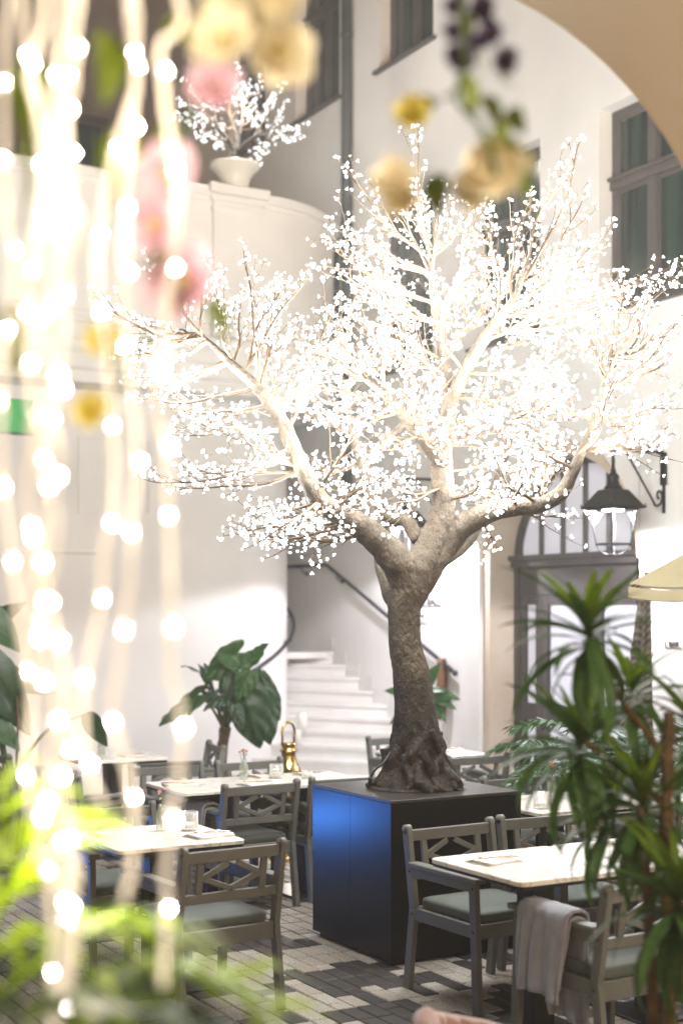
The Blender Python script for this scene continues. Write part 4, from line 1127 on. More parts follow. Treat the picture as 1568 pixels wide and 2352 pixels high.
# ------------------------------------------------------------------ blankets and cloths
def drape(name, label, m, length, front, back, top, seed, cat='blanket', group=None):
    """folded cloth over a bar along local y at the origin (top of the bar): hangs to -x by front and +x by back"""
    t=empty(name,(0,0,0),0,label,cat,group)
    r=top
    rr=random.Random(seed); ph=[rr.uniform(0,6) for _ in range(6)]
    def cloth(fr,bk,off,yl,y0):
        tot=fr+2*r+bk
        def fn(u,v):
            s=u*tot; y=y0+(v-.5)*yl
            if s<fr: x=-r-off; z=-(fr-s); dn=(fr-s)/max(fr,1e-3)
            elif s>fr+2*r: x=r+off; z=-(s-fr-2*r); dn=(s-fr-2*r)/max(bk,1e-3)
            else:
                a=math.pi*(s-fr)/(2*r); x=-(r+off)*math.cos(a); z=(.018+off)*math.sin(a); dn=0
            sg=-1 if s<fr+r else 1
            fold=(.020*math.sin(y*34+ph[0])+.012*math.sin(y*57+ph[1]+z*4))*(.25+dn)
            x+=sg*abs(fold)*1.2+sg*.012*dn
            y2=y+.02*math.sin(z*7+ph[2])*dn-(v-.5)*.05*dn
            z+=.012*math.sin(y*15+ph[3])*dn
            return (x,y2,z+off)
        return MB().grid(fn,34,22)
    mb=cloth(front,back,.004,length,0); o=mb.build('outer_fold',m,t)
    md=o.modifiers.new('thickness','SOLIDIFY'); md.thickness=.014; md.offset=1
    mb=cloth(front*.8,back*1.1,-.010,length*.93,-.012); o=mb.build('inner_fold',m,t)
    md=o.modifiers.new('thickness','SOLIDIFY'); md.thickness=.009; md.offset=1
    return t
t=drape('blanket','lavender grey fleece blanket hung over the front right chair\'s arm',M['blanket'],.31,.33,.40,.042,4,group='folded fleece blankets')
t.location=(3.88-.255,4.27+.275+.02,.629); 
t=drape('blanket','blue grey fleece blanket on the arm of the middle left chair',M['blanket2'],.26,.34,.36,.042,9,group='folded fleece blankets')
t.location=(3.96-.255-.01,7.88+.275-.02,.629)
t=drape('blanket','pale cloth hung over the chair back behind the light strands',M['blanket'],.40,.36,.30,.03,12,group='folded fleece blankets')
t.location=(3.02+.015,9.05+.03,.785); t.rotation_euler=(0,0,R(30))

# ------------------------------------------------------------------ table settings
def napkin(a,b,rz,label,z=TZT):
    t=empty('napkin',(a,b,z),rz,label,'napkin','folded napkins with cutlery')
    mb=MB()
    for k,(w,d,z0,dx) in enumerate(((.105,.078,.0005,0),(.098,.070,.005,.004))):
        def fn(u,v,w=w,d=d,z0=z0,dx=dx):
            x=(u-.5)*2*w+dx; y=(v-.5)*2*d
            return (x,y,z0+.0045+.003*mnoise.noise(Vector((x*16,y*16,z0*300)))+(.006*(abs(x)/w)**6))
        mb.grid(fn,10,8)
        mb.box((-w+dx,-d,z0),(w+dx,d,z0+.003))
    mb.build('cloth',M['linen'],t); return t
def fork(a,b,rz,label,z=TZT+.015):
    t=empty('fork',(a,b,z),rz,label,'fork','forks on napkins')
    mb=MB(); mb.tube(smooth_path([(0,-.095,.002),(0,-.05,.004),(0,.02,.006),(0,.045,.003)],3),.0035,6); mb.build('handle',M['steel'],t)
    mb=MB()
    for k in range(4):
        x=(k-1.5)*.006; mb.tube([(x*.5,.045,.003),(x,.062,.000),(x,.095,.008)],.0016,5)
    mb.build('tines',M['steel'],t); return t
def knife(a,b,rz,label,z=TZT+.015):
    t=empty('knife',(a,b,z),rz,label,'knife','knives on napkins')
    mb=MB(); mb.tube([(0,-.10,.003),(0,-.03,.004),(0,.0,.003)],[.004,.005,.0035],6); mb.build('handle',M['steel'],t)
    mb=MB(); mb.box((-.007,.0,.001),(.007,.10,.0028)); mb.build('blade',M['steel'],t); return t
def setting(a,b,rz,where):
    napkin(a,b,rz,'folded white napkin on '+where); c,s=math.cos(rz),math.sin(rz)
    fork(a+c*.025,b+s*.025,rz+R(70),'fork lying on the napkin on '+where); knife(a-c*.0,b-s*.0+.012,rz+R(78),'knife lying on the napkin on '+where)
M['vase_glass']=frosted('pale_vase_glass',(.55,.66,.52),.16,.10)
def vase(a,b,label,flower,seed,z=TZT,h=.13,small=True):
    t=empty('bud_vase',(a,b,z),0,label,'vase','bud vases with flowers'); rr=random.Random(seed)
    mb=MB(); mb.lathe([(0,.002),(.026,.002),(.028,.01),(.0285,h*.68),(.022,h*.8),(.017,h*.88),(.018,h),(.0165,h),(.0155,h*.88),(.0195,h*.79),(.0262,h*.68),(.0262,.012),(0,.012)],20); mb.build('glass_body',M['vase_glass'],t)
    mb=MB()
    tips=[]
    for k in range(6):
        a_=rr.uniform(0,6.28); d=rr.uniform(.006,.032); hh=h+rr.uniform(.025,.075)
        tips.append((d*math.cos(a_),d*math.sin(a_),hh))
        mb.tube(smooth_path([(0,0,.015),(.3*tips[-1][0],.3*tips[-1][1],h*.8),tips[-1]],3),.0013,4)
    mb.build('stems',M['stem_green'],t)
    mb=MB()
    for k in range(12):
        p=rr.choice(tips); a_=rr.uniform(0,6.28); L_=rr.uniform(.014,.028)
        q=Vector(p)+Vector((0,0,rr.uniform(-.03,.0))); d=Vector((math.cos(a_),math.sin(a_),rr.uniform(.0,1)))*L_; s=d.cross(Vector((0,0,1))).normalized()*.006
        mb.add([q,q+d*.5+s,q+d,q+d*.5-s],[(0,1,2,3)])
    mb.build('leaflets',M['leaf_mid'],t)
    for k in range(5):
        p=tips[k]; mb=MB(); fr=.015 if k<3 else .009
        for j in range(9):
            a_=j*2.4+k; el=.3+.12*j
            d=Vector((math.cos(a_)*math.cos(el),math.sin(a_)*math.cos(el),math.sin(el)))*fr; s=d.cross(Vector((0,0,1))).normalized()*fr*.55
            q=Vector(p); mb.add([q,q+d*.6+s,q+d+Vector((0,0,.002)),q+d*.6-s],[(0,1,2,3)])
        mb.build('flower',M[flower] if k<3 else M['petal_cream'],t)
    return t
def tumbler(a,b,label,r=.044,h=.095,z=TZT,lit=True):
    t=empty('ribbed_glass',(a,b,z),0,label,'glass','ribbed glass candle holders')
    mb=MB(); mb.lathe([(0,.001),(r*.93,.001),(r,.01),(r,h),(r*.93,h),(r*.92,.014),(0,.014)],72,flute=.03,nf=24); mb.build('ribbed_body',M['rib_glass'],t)
    mb=MB(); mb.lathe([(0,.0145),(r*.82,.0145),(r*.82,.038),(0,.038)],20); mb.build('candle',M['candle'],t)
    return t
setting(2.93,6.38,R(8),'the right corner of the front left table'); setting(2.55,6.70,R(185),'the left end of the front left table')
vase(2.80,6.66,'clear bud vase with pink and cream flowers on the front left table','petal_pink_s',5)
tumbler(2.925,6.60,'ribbed glass candle holder on the front left table')
setting(3.62,8.32,R(170),'the left end of the table pair behind'); setting(4.05,8.12,R(10),'the middle of the table pair behind'); setting(4.62,8.42,R(185),'the table behind the plinth'); setting(4.30,8.47,R(190),'the table pair, by the ribbed glass')
vase(4.12,8.42,'bud vase with a coral rose on the table pair behind','petal_rose',6); tumbler(4.33,8.36,'ribbed glass candle holder on the table pair behind'); tumbler(4.50,8.25,'low glass beside the ribbed holder on the table pair',.036,.05)
setting(3.72,5.10,R(8),'the corner of the front right table'); setting(4.55,5.18,R(190),'the far end of the right table')
vase(4.22,4.95,'bud vase with a coral carnation on the right table behind leaves','petal_rose',8,h=.12); tumbler(4.45,4.98,'ribbed glass candle holder on the right table')
vase(5.33,6.72,'bud vase with a coral flower just right of the plinth','petal_rose',10); tumbler(4.95,6.34,'ribbed glass candle holder at the plinth\'s right corner'); setting(5.85,6.52,R(5),'the table at the right edge')
vase(3.86,10.36,'bud vase on the table by the left wall','petal_cream',12); setting(4.05,10.22,R(10),'the table by the left wall')
setting(5.98,9.45,R(185),'the left corner of the table behind the trunk'); setting(6.35,9.30,R(15),'the right of the table behind the trunk')

# ------------------------------------------------------------------ gold floor lantern
gl=empty('gold_lantern',(4.98,9.42,0),R(10),'tall polished gold lantern standing on the floor beside the stairs','lantern'); gl.scale=(.85,.85,.95)
mb=MB(); mb.box((-.15,-.15,0),(.15,.15,.035),ch=.008); mb.build('base',M['gold'],gl)
for sx in (-1,1):
    for sy in (-1,1): MB().box((sx*.135-.012,sy*.135-.012,.035),(sx*.135+.012,sy*.135+.012,.645),ch=.003).build('corner_post',M['gold'],gl)
for k in range(4):
    m_=Matrix.Rotation(R(90*k),4,'Z'); vs=[m_@Vector(p) for p in ((-.122,-.136,.037),(.122,-.136,.037),(.122,-.136,.643),(-.122,-.136,.643))]
    MB().add(vs,[(0,1,2,3)]).build('pane',M['lantern_glass'],gl)
mb=MB(); mb.box((-.165,-.165,.645),(.165,.165,.67),ch=.006); mb.build('eave',M['gold'],gl)
mb=MB(); mb.lathe([(.15,.67),(.12,.69),(.085,.74),(.065,.80),(.06,.83),(.075,.84),(.075,.85),(.06,.86),(.058,.885),(.07,.895),(.068,.905),(0,.91)],28); mb.build('dome',M['gold'],gl)
mb=MB(); pts=[(.066*math.sin(R(a)),0,1.0-.0-.082*math.cos(R(a))) for a in range(-150,151,15)]
for i in range(len(pts)-1): mb.bar(pts[i],pts[i+1],.026,.008,up=(0,1,0))
pts=[(.07*math.cos(R(a))*1.0,0,.985+.085*math.sin(R(a))) for a in range(-25,206,15)]
mb=MB(); mb.tube([(.066,0,.90)]+pts+[(-.066,0,.90)],.011,8); mb.build('handle',M['gold'],gl)
mb=MB(); mb.lathe([(0,.036),(.05,.036),(.05,.24),(0,.24)],20); mb.build('candle',M['candle'],gl)
mb=MB(); mb.lathe([(0,.245),(.012,.26),(.009,.285),(0,.31)],10); mb.build('flame',M['flame'],gl)
ld=bpy.data.lights.new('candle_lamp','POINT'); ld.energy=5; ld.color=(1,.9,.78); ld.shadow_soft_size=.04
lo=bpy.data.objects.new('candle_lamp',ld); COL.objects.link(lo); lo.parent=gl; lo.location=(0,0,.33)

# pillar candles on the steps
for (u,v0,v1,Y,w,l) in ((693,1632,1678,15.2,11,'taller white pillar candle on the steps beside the rounded wall'),(681,1675,1718,14.9,10,'white pillar candle one step lower by the rounded wall')):
    p=P(u,v1,Y); hh=(v1-v0)/F*Y; zz=max(RISE,round(p.z/RISE)*RISE)
    t=empty('pillar_candle',(p.x,p.y,zz),0,l,'candle','white pillar candles on the steps'); r_=w/F*Y
    MB().lathe([(0,0),(r_,0),(r_,hh-.01),(r_*.92,hh),(r_*.3,hh-.012),(0,hh-.012)],20).build('wax',M['candle'],t)
    MB().tube([(0,0,hh-.015),(0.003,0,hh+.01)],.003,5).build('wick',M['letter'],t)

# scarf on the handrail
sc=empty('scarf',(xr,12.02,1.34),0,'brown knitted scarf hanging from the lower end of the stair handrail','scarf')
def fn(u,v):
    s=u*1.25; y=(v-.5)*.13*(1+.25*math.sin(s*5))
    if s<.6: x,z=-.032,-(.6-s)
    elif s<.68: a=math.pi*(s-.6)/.08; x,z=-.032*math.cos(a),.028*math.sin(a)
    else: x,z=.032,-(s-.68)
    return (x-.012*math.sin(y*70),y+.02*math.sin(z*8),z)
o=MB().grid(fn,40,14).build('knit',M['scarf'],sc); md=o.modifiers.new('thickness','SOLIDIFY'); md.thickness=.006

# ------------------------------------------------------------------ leaves and plants
def strap_mesh(name,m,L_,w,bend,n=9,fold=.25,tip=.35,twist=0.0):
    """strap leaf along +x, bending towards -z"""
    mb=MB(); vs=[]; x=z=0; ang=0; tk=.0015
    for i in range(n+1):
        t_=i/n; ww=w*min(1,.45+t_*2.2)*(1 if t_<1-tip else max(.03,math.sqrt(max(0,(1-t_)/tip))))
        if i: ang+=bend/n*(.4+1.2*t_); x+=math.cos(ang)*L_/n; z-=math.sin(ang)*L_/n
        tw=twist*t_
        c,s=math.cos(tw),math.sin(tw)
        vs+=[(x,-ww/2*c,z+fold*ww*.5+ww/2*s),(x,0,z),(x,ww/2*c,z+fold*ww*.5-ww/2*s)]
    fs=[]
    for i in range(n):
        for j in range(2): fs.append((3*i+j,3*i+3+j,3*i+4+j,3*i+1+j))
    mb.add(vs,fs,0,True); return mb.mesh(name,m)
def put_leaf(me,parent,loc,az,el,roll=0,s=1.0,name='leaf'):
    o=link(name,me,parent,loc); o.rotation_euler=Euler((roll,-el,az),'XYZ'); o.scale=(s,s,s); return o

# broad leaf (heart or oval) along +x with midrib and drooping tip
def put_dir(me,parent,p0,p1,nrm,s,name='leaf',wide=1.0):
    x=(Vector(p1)-Vector(p0)).normalized(); z=Vector(nrm); z=(z-x*z.dot(x)).normalized(); y=z.cross(x)
    o=link(name,me,parent,p0); o.rotation_euler=Matrix(((x.x,y.x,z.x),(x.y,y.y,z.y),(x.z,y.z,z.z))).to_euler(); o.scale=(s,s*wide,s); return o
def heart_mesh(name,m,W_=.8,lobe=.30,droop=.35,cup=.15,wav=.02,n=30,nw=12,seed=0):
    vs=[]; rr=random.Random(seed); ph=rr.uniform(0,6)
    for i in range(n+1):
        t_=i/n; hw=W_/2*max(.01,math.sin(math.pi*(.34+.655*t_))**.9*(1-.12*math.sin(t_*19+ph)*t_*(1-t_)))
        for j in range(-nw,nw+1):
            q=j/nw; y=hw*q*(1-.25*max(0,abs(q)-.7)*(1-t_)**3)
            x=t_-lobe*math.sin(math.pi*min(1,abs(q))*.72)**1.0*(1-t_)**2.5*(1 if abs(q)>.05 else 0)
            vein=.022*math.cos(2*math.pi*(t_*4.0-abs(q)*1.3))*min(1,abs(q)*3)
            z=-droop*t_*t_-cup*abs(y)*1.0+wav*math.sin(t_*8+ph+abs(q)*2)*abs(q)**1.5*2+vein+.018*math.exp(-(q*8)**2)
            vs.append((x*math.cos(droop*t_*.8),y,z))
    w_=2*nw+1; fs=[(i*w_+j,(i+1)*w_+j,(i+1)*w_+j+1,i*w_+j+1) for i in range(n) for j in range(w_-1)]
    return MB().add(vs,fs,0,True).mesh(name,m)
def broad_mesh(name,m,L_,W_,heart=.25,droop=.5,cup=.18,wav=.03,n=12,nw=6,seed=0,notch=False):
    vs=[]; rr=random.Random(seed); ph=rr.uniform(0,6)
    for i in range(n+1):
        t_=i/n
        prof=math.sin(math.pi*min(1,t_**.62*.985+.015))**.85
        hw=W_/2*max(.012,prof)
        for j in range(-nw,nw+1):
            q=j/nw
            back=heart*L_*(abs(q)**1.5)*(1-t_)**2.2
            y=hw*q; x=t_*L_-back
            zz=-droop*L_*t_*t_ + cup*abs(y)*(1-.3*t_) + wav*L_*math.sin(t_*9+ph+abs(q)*2)*abs(q)**1.5 - .010*L_*math.cos((t_*7-abs(q)*1.6)*2*math.pi)*abs(q)*.5 - .02*L_*math.exp(-(q*9)**2)
            xx=x*math.cos(droop*t_*.7)
            vs.append((xx,y,zz))
    w_=2*nw+1; fs=[(i*w_+j,(i+1)*w_+j,(i+1)*w_+j+1,i*w_+j+1) for i in range(n) for j in range(w_-1)]
    return MB().add(vs,fs,0,True).mesh(name,m)

# elephant ear by the rounded wall
pe=P(505,1700,12.2); base=Vector((pe.x,pe.y,0))
al=empty('elephant_ear_plant',base,0,'large elephant ear plant with glossy dark leaves by the rounded wall','plant')
YE=12.2
def TE(u,v,dy=0): return P(u,v,YE+dy)-base
mb=MB(); sp=smooth_path([(*TE(505,1800),.06),(*TE(508,1745),.05),(*TE(513,1700),.045),(*TE(518,1670),.05)],5); mb.tube([p[:3] for p in sp],[p[3] for p in sp],12,rough=.2,rfreq=25); mb.build('stem',M['stem_brown'],al)
crown_p=Vector(TE(517,1672))
camv=Vector((-.5,-.866,0))
# petiole top (u,v), tip (u,v), width ratio, depth, how much it faces the camera, leaf material
eleaves=[((548,1500),(470,1548),1.0,-.15,.75,1),((560,1525),(602,1478),.9,.05,.55,1),((530,1540),(508,1588),.8,-.05,.9,1),((470,1535),(492,1572),.7,.15,.2,0),((455,1540),(425,1520),.8,.2,.15,0),
  ((455,1598),(368,1648),.75,-.05,.45,1),((480,1590),(520,1625),.8,.1,.3,0),((560,1562),(640,1600),.9,.1,.35,0),((585,1585),(628,1692),.95,-.2,.8,0),((560,1585),(590,1706),.95,-.3,.85,0),((600,1570),(640,1640),.8,.0,.6,0),((520,1600),(470,1618),.7,-.25,.5,0),((545,1530),(505,1500),.8,-.25,.8,1),((575,1545),(545,1600),.85,-.35,.9,1),((540,1620),(560,1668),.7,-.4,.7,0)]
hm_=[[heart_mesh('leaf',M['leaf'],.8,.30,.30,.16,.02,seed=k) for k in range(3)],[heart_mesh('leaf',M['leaf_mid'],.8,.28,.2,.12,.02,seed=k+5) for k in range(2)]]
for k,((u0,v0),(u1,v1),wd,dy,fc,mi) in enumerate(eleaves):
    p0=Vector(TE(u0,v0,dy)); p1=Vector(TE(u1,v1,dy-.08)); d=(p1-p0)
    MB().tube(smooth_path([crown_p+Vector((rng.uniform(-.03,.03),rng.uniform(-.03,.03),0)),crown_p.lerp(p0,.55)+Vector((0,0,.04)),p0],5),[.015-.008*i/10 for i in range(11)],7).build('petiole',M['stem_green'] if k!=5 else M['stem_brown'],al)
    nr=camv*fc+Vector((0,0,1-fc*.6))+Vector((rng.uniform(-.2,.2),0,0))
    put_dir(hm_[mi][k%len(hm_[mi])],al,p0,p1,nr,d.length*1.12,wide=wd)
pot=empty('planter',(base.x,base.y,0),0,'dark round planter holding the elephant ear plant','planter')
MB().lathe([(0,0),(.13,0),(.17,.22),(.185,.30),(.17,.305),(.15,.27),(0,.27)],24).build('shell',M['pot_dark'],pot)

# banana plant at the left edge with its green pot
pb=P(20,1760,10.9); base=Vector((pb.x,pb.y,0))
ba=empty('banana_plant',base,0,'broad leaved plant in a green pot at the left edge','plant')
def TBn(u,v,dy=0): return P(u,v,10.9+dy)-base
lb=[broad_mesh('leaf',M['leaf'],1.0,.40,.06,.35,.25,.015,n=16,seed=21),broad_mesh('leaf',M['leaf_mid'],1.0,.5,.1,.3,.2,.02,n=14,seed=22),broad_mesh('leaf',M['leaf_lit_green'] if 'leaf_lit_green' in M else M['leaf_mid'],1.0,.6,.15,.25,.2,.02,seed=23)]
for (u0,v0,u1,v1,L_,k,dy) in ((-60,1500,85,1665,.75,0,-.1),(-50,1400,50,1480,.45,1,0),(-40,1460,30,1380,.42,0,.2),(-40,1600,40,1640,.4,1,.1),(-30,1650,25,1690,.35,1,-.1),(200,1640,240,1710,.30,0,-.3),(-30,1560,60,1560,.55,0,.3)):
    p0=Vector(TBn(u0,v0,dy)); p1=Vector(TBn(u1,v1,dy)); d=p1-p0
    MB().tube(smooth_path([(0,0,.55),tuple(Vector((0,0,.6)).lerp(p0,.5)+Vector((0,0,.1))),tuple(p0)],5),[.018-.01*i/10 for i in range(11)],7).build('petiole',M['stem_green'],ba)
    put_dir(lb[k],ba,p0,p1,Vector((-.5,-.866,0))*.7+Vector((rng.uniform(-.3,.3),0,.5)),max(L_,d.length*1.05),wide=1.25)
MB().tube(smooth_path([(.06,0,.5),tuple(TBn(40,1720)),tuple(TBn(42,1660)),tuple(TBn(38,1600))],4),.010,6).build('stem',M['stem_brown'],ba)
pot=empty('planter',base,0,'tall dark green glazed planter at the left edge','planter')
MB().lathe([(0,0),(.15,0),(.19,.35),(.20,.62),(.19,.63),(.17,.60),(.16,.55),(0,.55)],28).build('shell',M['pot_green'],pot)

# rubber plant behind the trunk near the steps
pr_=P(985,1700,13.2); base=Vector((pr_.x,pr_.y,0))
ru=empty('rubber_plant',base,0,'green leafy plant peeping out behind the trunk near the steps','plant')
def TRu(u,v,dy=0): return P(u,v,13.2+dy)-base
MB().tube(smooth_path([(0,0,.1),tuple(TRu(980,1650)),tuple(TRu(975,1560))],5),.014,7).build('stem',M['stem_brown'],ru)
lr=broad_mesh('leaf',M['leaf_rubber'] if 'leaf_rubber' in M else M['leaf_mid'],1.0,.5,.1,.25,.15,.02,n=10,nw=4,seed=31)
for (u0,v0,u1,v1) in ((978,1575,1000,1530),(985,1590,1045,1598),(985,1600,1040,1615),(985,1610,1025,1645),(980,1590,1010,1640),(985,1585,1020,1580),(965,1600,900,1580),(965,1620,905,1650),(985,1625,1005,1600)):
    p0=Vector(TRu(u0,v0)); p1=Vector(TRu(u1,v1,-.1)); d=p1-p0
    put_dir(lr,ru,p0,p1,Vector((-.5,-.866,0))*.8+Vector((rng.uniform(-.5,.5),0,.5)),d.length*1.15)
pot=empty('planter',base,0,'dark planter hidden behind the trunk by the steps','planter')
MB().lathe([(0,0),(.11,0),(.15,.25),(.16,.30),(.14,.30),(.13,.26),(0,.26)],20).build('shell',M['pot_dark'],pot)

# kentia palms and shrubs at the right, in front of the door's right side
def palm(u,v,Y,h,nf,fl,label,m,seed,potm='pot_dark',nl=15,lw=.028,name='parlour_palm'):
    rr=random.Random(seed); p=P(u,v,Y); base=Vector((p.x,p.y,0))
    t=empty(name,base,0,label,'plant','potted palms')
    lm_=[strap_mesh('leaflet',m,1.0,lw/ .25,.9,n=5,fold=.2,tip=.55)]
    for k in range(nf):
        az=k*2.4+rr.uniform(-.4,.4); el=rr.uniform(.75,1.35); L_=fl*rr.uniform(.75,1.1)
        pts=[]; q=Vector((.03*math.cos(az),.03*math.sin(az),.28)); e_=el
        for j in range(9):
            pts.append(q.copy()); q=q+Vector((math.cos(az)*math.cos(e_),math.sin(az)*math.cos(e_),math.sin(e_)))*(h/8*rr.uniform(.9,1.1)); e_-=.12+.06*j*.5
        sp=[Vector(x) for x in smooth_path(pts,3)]
        mb=MB(); mb.tube(sp,[.009*(1-.75*i/len(sp)) for i in range(len(sp))],5)
        n0=int(len(sp)*.4)
        for i in range(n0,len(sp)):
            t_=(i-n0)/(len(sp)-n0); d=(sp[min(i+1,len(sp)-1)]-sp[i-1]).normalized(); sd=d.cross(Vector((0,0,1))).normalized()
            ll=L_*.42*(math.sin(math.pi*(.15+.75*t_)))
            for s in (-1,1):
                for rep in (0,1):
                    b0_=sp[i]+d*(.5*rep*.03); dd=(sd*s*1.0+d*.75+Vector((0,0,rr.uniform(-.1,.25)))).normalized()
                    w_=lw*.5; mid=b0_+dd*ll*.5; tip_=b0_+dd*ll+Vector((0,0,-.28*ll)); up_=dd.cross(d).normalized(); ac=d
                    mb.add([b0_-ac*w_*.4,b0_+ac*w_*.4,mid+ac*w_,tip_,mid-ac*w_],[(0,1,2,4),(4,2,3)],1)
        mb.build('frond',[M['stem_green'],m],t)
    MB().lathe([(0,0),(.12,0),(.16,.26),(.17,.31),(.155,.31),(.14,.28),(0,.28)],22).build('pot',M[potm],t)
    return t
palm(1440,1700,9.9,1.2,9,.75,'feathery palm right of the door behind the foreground plant',M['leaf_mid'],3)
palm(1545,1700,9.2,1.45,10,.8,'feathery palm against the white wall at the right edge',M['leaf_mid'],5)
palm(1375,1700,10.6,1.0,8,.7,'lower dark palm in front of the door',M['leaf'],9)
ps=P(1350,1640,10.2); base=Vector((ps.x,ps.y,0))
sh=empty('rubber_plant',base,0,'bright round leaved plant in front of the door','plant')
MB().tube([(0,0,.1),tuple(P(1350,1640,10.2)-base),tuple(P(1345,1560,10.2)-base)],.012,6).build('stem',M['stem_brown'],sh)
for k in range(13):
    az=k*2.4; p0=Vector((0,0,.75+.04*k)); 
    put_leaf(lr,sh,p0,az,.5-.3*(k%3),rng.uniform(-.5,.5),rng.uniform(.16,.24))
MB().lathe([(0,0),(.12,0),(.16,.28),(.15,.29),(0,.26)],20).build('pot',M['terracotta'],sh)

# ------------------------------------------------------------------ parasols
pp=P(1805,1350,9.6); base=Vector((pp.x,pp.y,0))
pa=empty('parasol',base,0,'open beige parasol with rust trim entering at the right edge','parasol')
MB().tube([(0,0,0),(0,0,2.62)],.024,12).build('pole',M['black_metal'],pa)
zt=EYE-(1262-1403)/F*9.6; ze=EYE-(1345-1403)/F*8.9
apex=Vector((0,0,2.62)); rim=1.12; nrib=8; off=R(205)
def rimp(k): return Vector((rim*math.cos(off+2*math.pi*k/nrib),rim*math.sin(off+2*math.pi*k/nrib),2.03))
for k in range(nrib):
    a_,b_=rimp(k),rimp(k+1)
    def fn(u,v): 
        e=a_.lerp(b_,u); p=apex.lerp(e,v); p.z-=.05*math.sin(math.pi*v)*(1-(2*u-1)**2)+.03*math.sin(math.pi*u)*v; return p
    MB().grid(fn,6,8).build('canopy_panel',M['canvas'],pa)
    def fn2(u,v):
        e=a_.lerp(b_,u); return Vector((e.x*1.003,e.y*1.003,e.z-.03*math.sin(math.pi*u)-.02-.07*v))
    MB().grid(fn2,6,2).build('valance',M['canvas'],pa)
    MB().bar(apex-Vector((0,0,.03)),a_-Vector((0,0,.03)),.018,.012).build('rib',M['stem_brown'],pa)
    MB().bar((0,0,1.95),tuple(apex.lerp(a_,.55)-Vector((0,0,.04))),.014,.010).build('strut',M['canvas_trim'],pa)
MB().box((-.28,-.28,0),(.28,.28,.05),ch=.01).build('base',M['black_metal'],pa)
M['canvas_stripe']=mat('striped_canvas',(0.42,0.36,0.27),.85)
_n=M['canvas_stripe'].node_tree; _t=_n.nodes.new('ShaderNodeTexCoord'); _w=_n.nodes.new('ShaderNodeTexWave'); _w.inputs['Scale'].default_value=9; _w.bands_direction='DIAGONAL'
_r=_n.nodes.new('ShaderNodeValToRGB'); _r.color_ramp.elements[0].position=.45; _r.color_ramp.elements[1].position=.55; _r.color_ramp.elements[0].color=(.06,.052,.045,1); _r.color_ramp.elements[1].color=(.17,.145,.11,1)
_n.links.new(_t.outputs['Object'],_w.inputs[0]); _n.links.new(_w.outputs[0],_r.inputs[0]); _n.links.new(_r.outputs[0],_n.nodes['Principled BSDF'].inputs['Base Color'])
# folded parasol by the wall
pf=P(1466,1600,10.9); base=Vector((pf.x,pf.y,0))
fp=empty('folded_parasol',base,R(20),'folded striped parasol leaning beside the door','parasol')
def fn(u,v):
    a_=u*2*math.pi; r_=(.035+.075*v**1.2)*(1+.35*math.sin(7*a_)); return (r_*math.cos(a_)+.16*(1-v)-.05,r_*math.sin(a_),2.05-1.25*v)
mb=MB(); mb.grid(fn,56,14); o=mb.build('furled_canopy',M['canvas_stripe'] if 'canvas_stripe' in M else M['canvas'],fp)
MB().tube([(-.05,0,0),(-.04,0,.9),(.11,0,2.15)],.02,8).build('pole',M['black_metal'],fp)
MB().lathe([(0,0),(.2,0),(.2,.04),(.04,.06),(0,.06)],20,(-.05,0,0)).build('base',M['black_metal'],fp)

# ------------------------------------------------------------------ assumed blue floor lamp at left (seen only by its colour on the plinth)
bw=empty('assumed_wash_light',(1.75,10.75,0),R(-150),'assumed blue floor standing wash light, unseen, left of the tables','lamp')
MB().box((-.34,-.06,.0),(.34,.06,.02),ch=.004).build('base',M['black_metal'],bw)
MB().box((-.34,-.05,.0205),(.34,.05,.17),ch=.01).build('housing',M['black_metal'],bw)
MB().box((-.32,.0505,.03),(.32,.056,.16)).build('diffuser',glow('assumed_blue_diffuser',(.02,.12,1.0),3.0),bw)
ld=bpy.data.lights.new('assumed_wash_lamp','AREA'); ld.shape='RECTANGLE'; ld.size=.64; ld.size_y=.13; ld.energy=ASSUMED_BLUE_W; ld.color=(.06,.28,1.0)
lo=bpy.data.objects.new('assumed_wash_lamp',ld); COL.objects.link(lo); lo.parent=bw; lo.location=(0,.07,.095); lo.rotation_euler=(R(90),0,0); ld.spread=R(70)

# ------------------------------------------------------------------ pink tub chair in the foreground
base=Vector((*XY((1215-784)/F*4.35,4.35),0))
tub=empty('tub_chair',base,R(-120),'dusty pink channelled velvet chair cut by the bottom edge','chair')
def shell(u,v,r0,inner):
    a_=R(-112+224*u); zt_=.605-.20*(abs(u-.5)*2)**.9
    z=.18+(zt_-.18)*v; rr=r0+.012*abs(math.sin(a_*11))*(1 if not inner else -1)+(.035*v)
    return (rr*math.sin(a_)*1.05,-rr*math.cos(a_),z)
mb=MB(); mb.grid(lambda u,v:shell(u,v,.31,False),110,8); mb.grid(lambda u,v:shell(1-u,v,.25,True),110,8)
def rimf(u,v):
    p=Vector(shell(u,1,.31,False)); q=Vector(shell(u,1,.25,True)); c=(p+q)/2; h=(p-q)/2; an=math.pi*v; return c+h*math.cos(an)+Vector((0,0,.035*math.sin(an)))
mb.grid(rimf,110,8); mb.build('back_shell',M['pink'],tub)
MB().lathe([(0,.30),(.24,.30),(.27,.33),(.27,.42),(.24,.45),(0,.455)],36).build('seat',M['pink'],tub)
for k in range(4):
    a_=R(45+90*k); MB().tube([(.2*math.cos(a_),.2*math.sin(a_),.30),(.25*math.cos(a_),.25*math.sin(a_),0)],[.018,.011],8).build('leg',M['black_metal'],tub)

